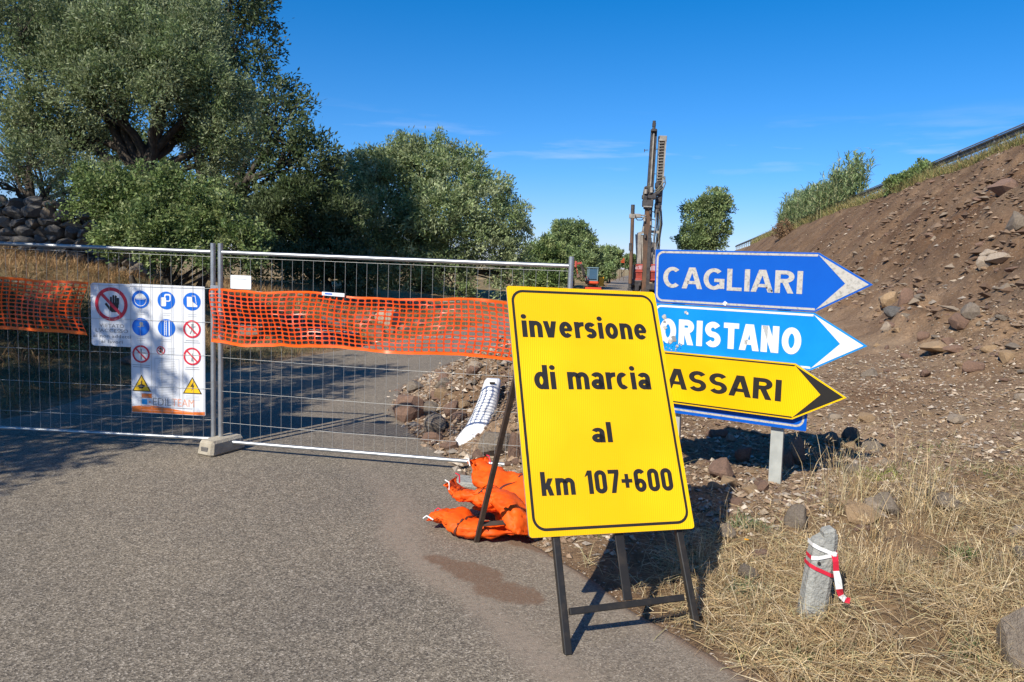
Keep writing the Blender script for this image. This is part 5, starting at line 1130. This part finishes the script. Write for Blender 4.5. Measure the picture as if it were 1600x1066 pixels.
tree('dry_bush', 'small brownish dead shrub at the foot of the lone tree', 'bush', (bx_, by_, zz), [[bx_, by_, zz + .5, .9], [bx_ - .8, by_, zz + .3, .7]], 3500, .22, .07, np.array([[.30, .20, .12], [.24, .16, .10]]), 18, .05, .4, branches=3, multi=2)

# ------------------------------------------------------------------ guardrail on the crest
GV = 12.15; t = thing('guardrail', 'steel guardrail along the road on top of the cutting', 'guardrail', (*inv(30, GV), 6.9))
zr = 7.62
prof = [(.0, -.155), (-.03, -.15), (-.06, -.11), (-.06, -.07), (-.015, -.035), (-.015, .035), (-.06, .07), (-.06, .11), (-.03, .15), (0, .155)]
U = np.arange(10, 176, 4.0); V = []; F = []
for i, u in enumerate(U):
    for a_, z_ in prof: x_, y_ = inv(u, GV + a_); V.append((x_, y_, zr + z_))
k = len(prof); F = [[i * k + j, (i + 1) * k + j, (i + 1) * k + j + 1, i * k + j + 1] for i in range(len(U) - 1) for j in range(k - 1)]
fast('beam', V, F, Mt['steeld'], t)
pr_ = inv(10, GV - .08); q_ = inv(172, GV - .08); MB().cyl((*pr_, zr - .42), (*q_, zr - .42), .035, 6).build('lower_rail', [Mt['galv']], t)
MB().cyl((*inv(10, GV - .03), zr + .20), (*inv(172, GV - .03), zr + .20), .03, 6).build('top_rail', [Mt['galv']], t)
pme = None
for u in np.arange(10, 172, 4.0):
    x_, y_ = inv(u, GV + .02); axp = np.array([[math.cos(TH), -math.sin(TH), 0], [math.sin(TH), math.cos(TH), 0], [0, 0, 1]])
    if pme is None: o = MB().box((x_, y_, 7.2), (.10, .14, 1.3), axp).build('post', [Mt['steell']], t); pme = o.data; p0 = (x_, y_)
    else: o = bpy.data.objects.new('post', pme); col.objects.link(o); o.parent = t; o.location = (x_ - p0[0], y_ - p0[1], 0)

# ------------------------------------------------------------------ white delineator, concrete marker and tape
fb_ = np.array([-.36, 7.62, 0.0]); t = thing('delineator', 'white plastic road delineator leaning in the rubble behind the mesh', 'delineator', tuple(fb_))
st = [(-.05, -.05, .37, .06), (.04, -.035, .375, .07), (.13, .005, .34, .08), (.22, .055, .30, .085), (.34, .095, .26, .08), (.52, .14, .215, .075), (.66, .165, .185, .07), (.70, .172, .17, .065), (.722, .175, .13, .045)]
V = []; N_ = 13
for z_, xo, wd, dp in st:
    for j in range(N_):
        an = math.pi * j / (N_ - 1); V.append(fb_ + np.array([xo - math.cos(an) * wd / 2, z_ * .28 - math.sin(an)**.8 * dp * 1.7, z_]))
    V.append(fb_ + np.array([xo, z_ * .28 + .01, z_]))
N1 = N_ + 1; F = [[i * N1 + j, i * N1 + (j + 1) % N1, (i + 1) * N1 + (j + 1) % N1, (i + 1) * N1 + j] for i in range(len(st) - 1) for j in range(N1)] + [[(len(st) - 1) * N1 + j for j in range(N1)]]
fast('shell', V, F, Mt['plastic'], t, smooth=True)
sl = MB(); sl.box(fb_ + np.array([.17, .685 * .28 - .128, .69]), (.06, .014, .022), bevel=.003); sl.build('slot', [Mt['ink']], t)
cm = hit(1267, 962); cm[2] = H1(cm[0], cm[1]); t = thing('marker_stone', 'short grey concrete marker post with a broken top in the straw', 'marker post', tuple(cm))
V = []; F = []; N_ = 8; sec = [(-.57, -.35), (-.35, -.57), (.35, -.57), (.57, -.35), (.57, .35), (.35, .57), (-.35, .57), (-.57, .35)]
lv = [(-.1, .122), (.03, .12), (.18, .117), (.34, .112), (.42, .11), (.455, .104)]
for i, (z_, w_) in enumerate(lv):
    for j, (sx_, sy_) in enumerate(sec):
        zz = z_ + (.022 * sx_ / .57 + .010 * ((j * 7) % 3 - 1) if i == len(lv) - 1 else 0); V.append(cm + np.array([sx_ * w_ + z_ * .09, sy_ * w_ * .8 + z_ * .02, zz]) + np.array([R.uniform(-1, 1), R.uniform(-1, 1), 0]) * .0025)
F = [[i * 8 + j, i * 8 + (j + 1) % 8, (i + 1) * 8 + (j + 1) % 8, (i + 1) * 8 + j] for i in range(len(lv) - 1) for j in range(8)]
tz = (len(lv) - 1) * 8; F.append([tz + j for j in range(8)])
fast('shaft', V, F, Mt['concrete'], t)
MB().box(cm + np.array([.060, .01, .472]), (.068, .075, .05), np.array([[.96, 0, .28], [0, 1, 0], [-.28, 0, .96]]), bevel=.012).build('broken_cap', [Mt['concrete']], t)
MB().cyl(cm + np.array([.0, -.052, .315]), cm + np.array([.0, -.040, .315]), .009, 8).build('hole', [Mt['rubber']], t)
t = thing('barrier_tape', 'red and white barrier tape knotted round the concrete marker, its end hanging down', 'tape', tuple(cm + (0, 0, .38)))
def ribbon(name, P, w_, n_, cols, tw=0):
    """strip along points P, width w_ along direction list n_"""
    k = len(P); V = []; F = []; mi = []
    for p, d_ in zip(P, n_): V += [p - np.array(d_) * w_ / 2, p + np.array(d_) * w_ / 2]
    for i in range(k - 1): F.append([2 * i, 2 * i + 2, 2 * i + 3, 2 * i + 1]); mi.append(cols[i])
    return fast(name, V, F, [Mt['white'], Mt['red']], t, mi=mi)
def wrap(z_, tilt, cols, w_=.022):
    P = []; 
    for j in range(9):
        sx_, sy_ = sec[(j + 6) % 8]; wz = .114; P.append(cm + np.array([sx_ * wz * 1.06 + z_ * .09, sy_ * wz * .8 * 1.10 + z_ * .02, z_ + tilt * sx_]))
    return ribbon('tape_wrap', P, w_, [(0, 0, 1)] * 9, cols)
wrap(.385, -.045, [0, 0, 0, 0, 0, 1, 1, 0]); wrap(.355, .03, [1, 1, 0, 0, 1, 1, 0, 0]); wrap(.27, -.05, [1, 1, 1, 1, 1, 0, 0, 1])
P = [cm + np.array(q) for q in ((.072, -.062, .375), (.075, -.075, .34), (.080, -.08, .29), (.092, -.085, .24), (.105, -.08, .19), (.122, -.07, .15), (.15, -.065, .125), (.178, -.06, .118))]
ribbon('tape_end', P, .036, [unit(q) for q in ((1, 0, .2), (1, .3, .1), (1, .2, 0), (1, -.3, .1), (1, -.1, .2), (.9, .3, .3), (.5, .4, .5), (.3, .5, .5))], [1, 1, 0, 0, 1, 0, 1])
MB().box(cm + np.array([.072, -.062, .375]), (.026, .02, .028), bevel=.007).build('knot', [Mt['white']], t)

# ------------------------------------------------------------------ orange sandbags
def bag(label, pts, wid, thk, seed, strap_at=.42, twist=0.0, tie=True):
    pts = [np.array(p, float) for p in pts]; t = thing('sandbag', label, 'sandbag', tuple(pts[len(pts) // 2] * (1, 1, 0)), 'orange sandbags at the trestle foot')
    NS, NT = 56, 34; wid *= 1.14; thk *= .80
    def cen(s_):
        k = len(pts) - 1; f_ = min(s_ * k, k - 1e-6); i = int(f_); f_ -= i; p0, p1, p2, p3 = pts[max(i - 1, 0)], pts[i], pts[i + 1], pts[min(i + 2, k)]
        return .5 * ((2 * p1) + (-p0 + p2) * f_ + (2 * p0 - 5 * p1 + 4 * p2 - p3) * f_**2 + (-p0 + 3 * p1 - 3 * p2 + p3) * f_**3)
    V = []; secs = []
    for i in range(NS + 1):
        s_ = i / NS; c_ = cen(s_); tg = unit(cen(min(s_ + .02, 1)) - cen(max(s_ - .02, 0))); sd = unit(np.cross(tg, (0, 0, 1))); an0 = twist * s_; upv = np.cross(sd, tg)
        sd, upv = sd * math.cos(an0) + upv * math.sin(an0), upv * math.cos(an0) - sd * math.sin(an0)
        wf = np.interp(s_, [0, .04, .14, .2, .35, .75, .93, 1], [.78, .80, .66, .70, .95, 1, .92, .86]); tf = np.interp(s_, [0, .04, .12, .22, .4, .78, .93, 1], [.06, .10, .24, .50, .95, 1, .55, .06])
        secs.append((c_, sd, upv, tg, wf, tf))
        for j in range(NT):
            an = 2 * math.pi * j / NT; ca, sa = math.cos(an), math.sin(an); ex = .72
            q = c_ + sd * (math.copysign(abs(ca)**ex, ca) * wid / 2 * wf) + upv * (math.copysign(abs(sa)**ex, sa) * thk / 2 * tf)
            nv = Vector((q * 9).tolist()) + Vector((seed * 3.1, 0, 0)); fr3 = Vector((s_ * 3.2 + seed * 5, ca * 1.3, sa * 1.3)); fold = abs(mnoise.noise(fr3 + Vector((0, s_ * 7 * ca, 0)))); d_ = mnoise.noise(nv * .7) * .05 - (1 - min(1, fold * 5))**2 * .030 + mnoise.noise(nv * 2.2) * .008 - abs(mnoise.noise(nv * 3.6 + Vector((0, s_ * 9, 3)))) * .014 + .004
            q = q + (sd * ca + upv * sa) * d_; q[2] = max(q[2], .012 + .004 * math.sin(j)); V.append(q)
    F = [[i * NT + j, (i + 1) * NT + j, (i + 1) * NT + (j + 1) % NT, i * NT + (j + 1) % NT] for i in range(NS) for j in range(NT)] + [[j for j in range(NT)], [NS * NT + j for j in range(NT)][::-1]]
    fast('sack', V, F, Mt['bag'], t, smooth=True)
    V = np.array(V)
    i = int(NS * strap_at); VV = []; 
    for ii in (i, i + 1):
        c_ = secs[ii][0]; ring_ = V[ii * NT:(ii + 1) * NT]; VV += [c_ + (r_ - c_) * 1.03 + unit(r_ - c_) * .003 for r_ in ring_]
    fast('strap', VV, [[j, NT + j, NT + (j + 1) % NT, (j + 1) % NT] for j in range(NT)], Mt['strap'], t, smooth=True)
    if tie:
        c_, sd, upv, tg, wf, tf = secs[1]
        for q in (-.3, .34):
            p = c_ + sd * wid * q + upv * .012; MB().tube([p - tg * .03, p + upv * .02, p + tg * .02 + upv * .008, p + tg * .05 - upv * .01], .0055, 6).build('tie', [Mt['white'] if q > 0 else Mt['red']], t)
    return t
bag('bottom right orange sandbag hidden under the others', [(-.14, 5.66, .06), (.05, 5.45, .07), (.22, 5.30, .07), (.36, 5.18, .06)], .30, .14, 1, .6, tie=False)
bag('lowest orange sandbag with its flat tied end pointing left over the asphalt', [(-.53, 5.26, .085), (-.40, 5.21, .10), (-.18, 5.10, .065), (.10, 5.09, .06)], .26, .13, 2, .55, .25)
bag('upper left orange sandbag with its folded mouth raised', [(-.42, 5.46, .30), (-.34, 5.43, .20), (-.14, 5.32, .19), (.04, 5.20, .14)], .28, .13, 3, .30, .7)
bag('rear orange sandbag sloping down behind the yellow board', [(-.24, 5.92, .34), (-.14, 5.78, .25), (.05, 5.56, .22), (.26, 5.34, .16)], .27, .15, 4, .66, -.6)
bag('puffed orange sandbag lying on top at the front right of the pile', [(-.16, 5.34, .28), (-.04, 5.24, .25), (.10, 5.10, .17), (.18, 4.98, .07)], .27, .13, 5, .13, .4, tie=False)
# concrete slab lying by the bags
p = gnd(738, 757); o = MB().box((p[0], p[1], .022), (.30, .22, .045), np.array([[.97, -.24, 0], [.24, .97, 0], [0, 0, 1]]), bevel=.008).build('concrete_slab', [Mt['concrete']], None, loc=(p[0], p[1], 0)); tag(o, 'small flat concrete slab lying behind the orange sandbags', 'slab')

# ------------------------------------------------------------------ drill rig, far along the road
RY_ = 58.0
def W(px, py, dy=0): return at(px, py, RY_ + dy)
t = thing('drill_rig', 'tall brown drilling rig with a leaning mast standing on the far road', 'drill rig', (*W(1005, 455)[:2], 0))
PX = RY_ / FPX
MB().beam(W(1005.5, 462), W(1013, 306), .38, .38, side=(1, 0, 0)).build('casing_tube', [Mt['rust']], t)
mm = MB(); mm.beam(W(1010.5, 460), W(1017, 300, .1), .26, .5, side=(1, 0, 0)); mm.build('lower_mast', [Mt['steeld']], t)
um = MB(); um.beam(W(1012, 300, .3), W(1018.8, 204, .3), .13, .4, side=(1, 0, 0)); um.beam(W(1019, 300, .3), W(1025, 204, .3), .13, .4, side=(1, 0, 0)); um.beam(W(1015.5, 300, .4), W(1022, 204, .4), .28, .1, side=(1, 0, 0)); um.build('upper_mast', [Mt['rust'] if 0 else Mt['steeld']], t)
MB().beam(W(1015.6, 298, 0), W(1021.6, 208, 0), .10, .10, side=(1, 0, 0)).build('drill_rod', [Mt['steell']], t)
MB().box(W(1021.7, 204), (.42, .45, .2), bevel=.03).box(W(1022, 195), (.26, .26, .35), bevel=.05).cyl(W(1021.6, 206), W(1022.3, 189), .12, 8).build('mast_head', [Mt['steeld']], t)
MB().beam(W(1007, 235), W(1013, 234.5), .05, .05).beam(W(1007, 233), W(1007, 238), .05, .05).beam(W(1024, 233.5), W(1029, 233), .05, .05).beam(W(1021, 271.5), W(1025, 272), .05, .05).build('guide_arms', [Mt['steeld']], t)
# rotary head: motors, housings, hoses
hd = MB()
for (px, py, sx_, sz_) in ((1012, 318, .8, .55), (1013, 308, .95, .35), (1010, 300, .4, .5), (1017, 299, .35, .6), (1021, 307, .35, .5), (1013, 294, .6, .25), (1008, 312, .3, .5)): hd.box(W(px, py, R.uniform(-.3, .1)), (sx_, .6, sz_), bevel=.06)
hd.cyl(W(1009, 326), W(1017, 326.5), .28, 10); hd.cyl(W(1012.5, 327), W(1012.8, 316), .36, 12)
hd.build('rotary_head', [Mt['steeld']], t)
MB().cyl(W(1009, 303, -.4), W(1009.3, 296, -.4), .13, 10).build('hydraulic_motor', [Mt['steell']], t); MB().cyl(W(1018, 301, -.4), W(1018.3, 293, -.4), .13, 10).build('hydraulic_motor', [Mt['steell']], t); MB().box(W(1012, 323, -.4), (.66, .1, .12), bevel=.02).build('head_plate', [Mt['steell']], t)
# cable carrier tower to the right
c_ = MB(); c_.beam(W(1023.5, 340, .5), W(1029.5, 222, .5), .08, .3); c_.beam(W(1031.5, 330, .5), W(1040, 215, .5), .12, .4); c_.box(W(1035.2, 217, .5), (.62, .45, .42), bevel=.03); c_.build('carrier_frame', [Mt['steell']], t)
MB().beam(W(1030.5, 302, .6), W(1035, 218, .6), .46, .1).build('carrier_back', [Mt['steeld']], t)
for k in range(15):
    f_ = k / 15; a_ = (1029.6 - f_ * 3.6, 224 + f_ * 68); b_ = (1037.6 - f_ * 3.6, 223.5 + f_ * 68)
    MB().beam(W(a_[0], a_[1], .35), W(b_[0], b_[1], .35), .055, .10, side=(0, 0, 1)).build('carrier_link', [Mt['steell']], t)
mc = MB(); 
for (px, py, s_) in ((1028, 290, .4), (1029, 301, .45), (1030, 312, .4), (1027, 322, .38), (1026, 330, .32), (1031, 296, .3)): mc.box(W(px, py, .3), (s_, .5, s_ * 1.2), bevel=.06)
mc.build('valve_block', [Mt['steeld']], t)
for k in range(7):
    x0_ = 1022.5 + k * 1.7; P = [W(x0_ + 3 - .4 * k, 328 + R.uniform(-4, 4), .2 * k), W(x0_ + 2 + R.uniform(-.6, .6), 350, .2 * k), W(x0_ - .5 + R.uniform(-1, 1), 372, .2 * k), W(x0_ - 2 + R.uniform(-1, 1), 392, .2 * k), W(1016 + k * 1.2, 412, .2 * k)]
    MB().tube(P, .04, 5).build('hose', [Mt['hose'] if k % 2 else Mt['steell']], t)
for P in ([(1013, 286), (1014, 296), (1020, 298), (1027, 296), (1034, 288), (1039, 284), (1039, 276), (1034, 277)], [(1014, 290), (1018, 297), (1024, 301), (1030, 297), (1030, 290)], [(1008, 292), (1005, 302), (1006, 313), (1009, 317)], [(1027, 280), (1037, 277), (1040, 286), (1036, 296), (1031, 299)], [(1030, 330), (1032, 350), (1029, 372), (1031, 384)]):
    MB().tube([W(x_, y_, -.3) for x_, y_ in P], .045, 5).build('hose', [Mt['hose']], t)
for (px, py) in ((1007, 346), (1017, 352), (1008, 372), (1018, 388), (1016, 335), (1019, 318)):
    MB().cyl(W(px, py, -.3), W(px + .2, py - 6, -.3), .09, 8).build('hydraulic_ram', [Mt['steell'] if px % 2 else Mt['steeld']], t)
for k in range(6):
    y_ = 330 + k * 12; MB().beam(W(1016.5 - k * .5, y_, .2), W(1024 - k * .6, y_ + 2, .4), .06, .06).build('brace', [Mt['steell']], t)
# auxiliary pole to the left
MB().tube([W(984.5, 443, -.5), W(987, 385, -.5)], .14, 8).build('side_pole', [Mt['rust']], t)
MB().tube([W(985.6, 392, -.5), W(986.1, 380, -.5)], .155, 8).build('pole_sleeve', [Mt['steeld']], t); MB().tube([W(988.3, 337, -.5), W(989, 320, -.5)], .15, 8).build('pole_sleeve', [Mt['steeld']], t)
MB().tube([W(987, 385, -.5), W(988.3, 337, -.5)], .14, 8).build('side_pole', [Mt['rust']], t)
br = MB(); br.box(W(988, 338, -.5), (.45, .3, .35), bevel=.04); br.beam(W(990, 336, -.4), W(1009, 337, -.2), .10, .12); br.beam(W(990, 340, -.4), W(1009, 340, -.2), .06, .08); br.tube([W(991, 338), W(996, 344), W(1003, 344), W(1007, 339)], .04, 5); br.box(W(996, 337, -.4), (.5, .2, .28)); br.build('pole_bracket', [Mt['steell']], t)
# body frames
bf = MB()
for (x0_, y0_, x1_, y1_, w_) in ((996, 366, 1008, 362, .16), (997, 366, 999, 412, .42), (1003, 368, 1003, 412, .14), (1008, 340, 1004, 362, .10), (1016, 372, 1018, 415, .18), (1022, 381, 1021, 415, .3), (995, 398, 1008, 398, .10), (1012, 398, 1025, 399, .10), (1014, 381, 1024, 381, .14), (996, 380, 1008, 379, .08), (1018, 362, 1030, 363, .10), (994, 412, 1025, 412, .12)):
    bf.beam(W(x0_, y0_, .2), W(x1_, y1_, .2), w_, .2)
bf.build('machine_frame', [Mt['steell']], t)
mc = MB()
for (px, py, s_, h_) in ((1001, 376, .35, .9), (1004, 390, .3, .8), (1017, 392, .3, 1.1), (1020, 403, .4, .6), (1006, 402, .3, .9), (1015, 408, .3, .5)): mc.box(W(px, py, .6), (s_, .6, h_), bevel=.05)
mc.build('engine_units', [Mt['steeld']], t)
for (x0_, x1_, nm) in ((992.5, 1004, 0), (1013.5, 1026, 1)):
    cg = MB(); cg.beam(W(x0_, 424), W(x1_, 424), .16, .1); cg.beam(W(x0_, 414), W(x1_, 414), .10, .1); cg.beam(W(x0_, 437), W(x1_, 437), .14, .1)
    for k in range(7): xx = x0_ + (x1_ - x0_) * k / 6; cg.beam(W(xx, 413), W(xx, 437), .05, .05)
    cg.build('red_guard', [Mt['redp']], t)
MB().box(W(998.5, 428, .5), (.55, .6, .7)).box(W(1019, 432, .5), (.5, .6, .9)).build('red_housing', [Mt['redp']], t)
ch = MB()
for (px, py, sx_, sz_) in ((990, 426, .18, 1.2), (985, 445, .25, .5), (988, 441, .3, .5), (996, 443, .5, .4), (1003, 446, .4, .6), (995, 450, .3, .5), (1016, 448, .6, .5), (1023, 446, .3, .9), (985, 452, .4, .2)): ch.box(W(px, py, R.uniform(-.4, .6)), (sx_, .5, sz_), bevel=.04)
ch.beam(W(984, 447, .6), W(1026, 449, .6), .2, .4); ch.build('chassis', [Mt['steeld']], t)
for s_ in (-.9, .9):
    x_, y_, _ = W(1008 + s_ * 14, 455, 1.2); tr_ = MB(); tr_.box((x_, y_ + .8, .38), (.45, 2.6, .7), bevel=.25); tr_.build('crawler_track', [Mt['rubber']], t)

# ------------------------------------------------------------------ mini digger
EY = 58.0
def E(px, py, dy=0): return at(px, py, EY + dy)
ebx = E(927, 455); t = thing('mini_digger', 'small red digger with a dark folded arm beside the far road', 'digger', (ebx[0], ebx[1], 0))
cb = MB(); c0, c1 = E(918.5, 438), E(933, 420); wdt = c1[0] - c0[0]; hgt = c1[2] - c0[2]; cc_ = (c0 + c1) / 2
for sx_ in (-1, 1):
    for sy_ in (-1, 1): cb.box(cc_ + np.array([sx_ * wdt / 2, sy_ * .5, 0]), (.07, .07, hgt + .1))
cb.box(cc_ + np.array([0, 0, hgt / 2 + .05]), (wdt + .16, 1.15, .09), bevel=.03); cb.box(cc_ - np.array([0, 0, hgt / 2]), (wdt + .08, 1.1, .08)); cabo = cb.build('cab', [Mt['cabframe']], t)
for nm_, of, sz_ in (('window', (0, -.50, .05), (wdt - .08, .02, hgt - .12)), ('window', (-wdt / 2, 0, .05), (.02, .92, hgt - .12)), ('window', (wdt / 2, 0, .05), (.02, .92, hgt - .12))): MB().box(cc_ + np.array(of), sz_).build(nm_, [Mt['glass']], cabo, t)
MB().box(cc_ + np.array([0, .1, -.35]), (.35, .3, .45), bevel=.05).build('seat', [Mt['rubber']], t)
bd = cc_ - np.array([0, 0, hgt / 2 + .17]); MB().box(bd + np.array([.0, .25, 0]), (wdt + .25, 1.7, .27), bevel=.09).box(bd + np.array([0, 1.05, .22]), (wdt + .1, .5, .5), bevel=.1).build('body', [Mt['orangep']], t)
MB().cyl(bd + np.array([0, .2, -.25]), bd + np.array([0, .2, -.12]), .35, 14).box(bd + np.array([0, .2, -.36]), (.8, .9, .16)).build('undercarriage', [Mt['steeld']], t)
for s_ in (-1, 1):
    tb = MB(); tb.box((bd[0] + s_ * .5, bd[1] + .2, .21), (.27, 1.7, .40), bevel=.17); tb.build('track', [Mt['rubber']], t)
MB().box((bd[0], bd[1] - 1.05, .2), (1.25, .06, .32), bevel=.02).build('dozer_blade', [Mt['orangep']], t)
MB().beam(bd + np.array([-.45, -.6, -.05]), E(912, 428, -1.2), .20, .24, bevel=.03).beam(E(912, 428, -1.2), E(907.5, 412, -1.4), .18, .22, bevel=.03).build('boom', [Mt['steeld']], t)
MB().beam(E(909, 411, -1.4), E(899.5, 412.5, -1.5), .14, .16, bevel=.02).build('dipper_arm', [Mt['redp']], t)
MB().tube([E(915, 438, -1.0), E(911.5, 420, -1.3)], .06, 8).build('hydraulic_ram', [Mt['steell']], t)
MB().box(E(899.8, 413, -1.5), (.16, .2, .48), bevel=.04).build('ram_bracket', [Mt['redp']], t)
MB().tube([E(900, 415, -1.5), E(902.5, 428, -1.4)], .04, 6).build('bucket_link', [Mt['redp']], t)
b_ = E(903.5, 431, -1.4); MB().box(b_, (.35, .4, .30), np.array([[.9, 0, .4], [0, 1, 0], [-.4, 0, .9]]), taper=.6, bevel=.04).build('bucket', [Mt['rust']], t)
# little yellow board and far orange net
p = E(939, 452, .6); z0_ = E(939, 447, .6)[2]; z1_ = E(939, 433, .6)[2]; t = thing('small_sign', 'small yellow board standing right of the red digger', 'sign', (p[0], p[1], 0))
MB().box((p[0], p[1], (z0_ + z1_) / 2), (.38, .03, z1_ - z0_), bevel=.01).build('board', [Mt['signyel']], t)
for s_ in (-.15, .15): MB().beam((p[0] + s_, p[1] + .02, 0), (p[0] + s_, p[1] + .02, z0_ + .1), .04, .04).build('leg', [Mt['rust']], t)
q0, q1 = at(963, 409, 110), at(976, 409, 110); t = thing('far_barrier', 'far orange plastic barrier among the bushes on the horizon', 'barrier', (q0[0], q0[1], q0[2] - .9))
nb = MB(); 
for k in range(4): z_ = q0[2] - .05 + k * .19; nb.beam((q0[0], q0[1], z_), (q1[0], q1[1], z_), .11, .02, side=(0, 0, 1))
nb.build('barrier_net', [Mt['orangep']], t)
for k in range(3): x_ = q0[0] + (q1[0] - q0[0]) * k / 2; MB().cyl((x_, q0[1], H1(x_, q0[1])), (x_, q0[1], q0[2] + .7), .04, 6).build('stake', [Mt['rust']], t)
bpy.context.view_layer.update()
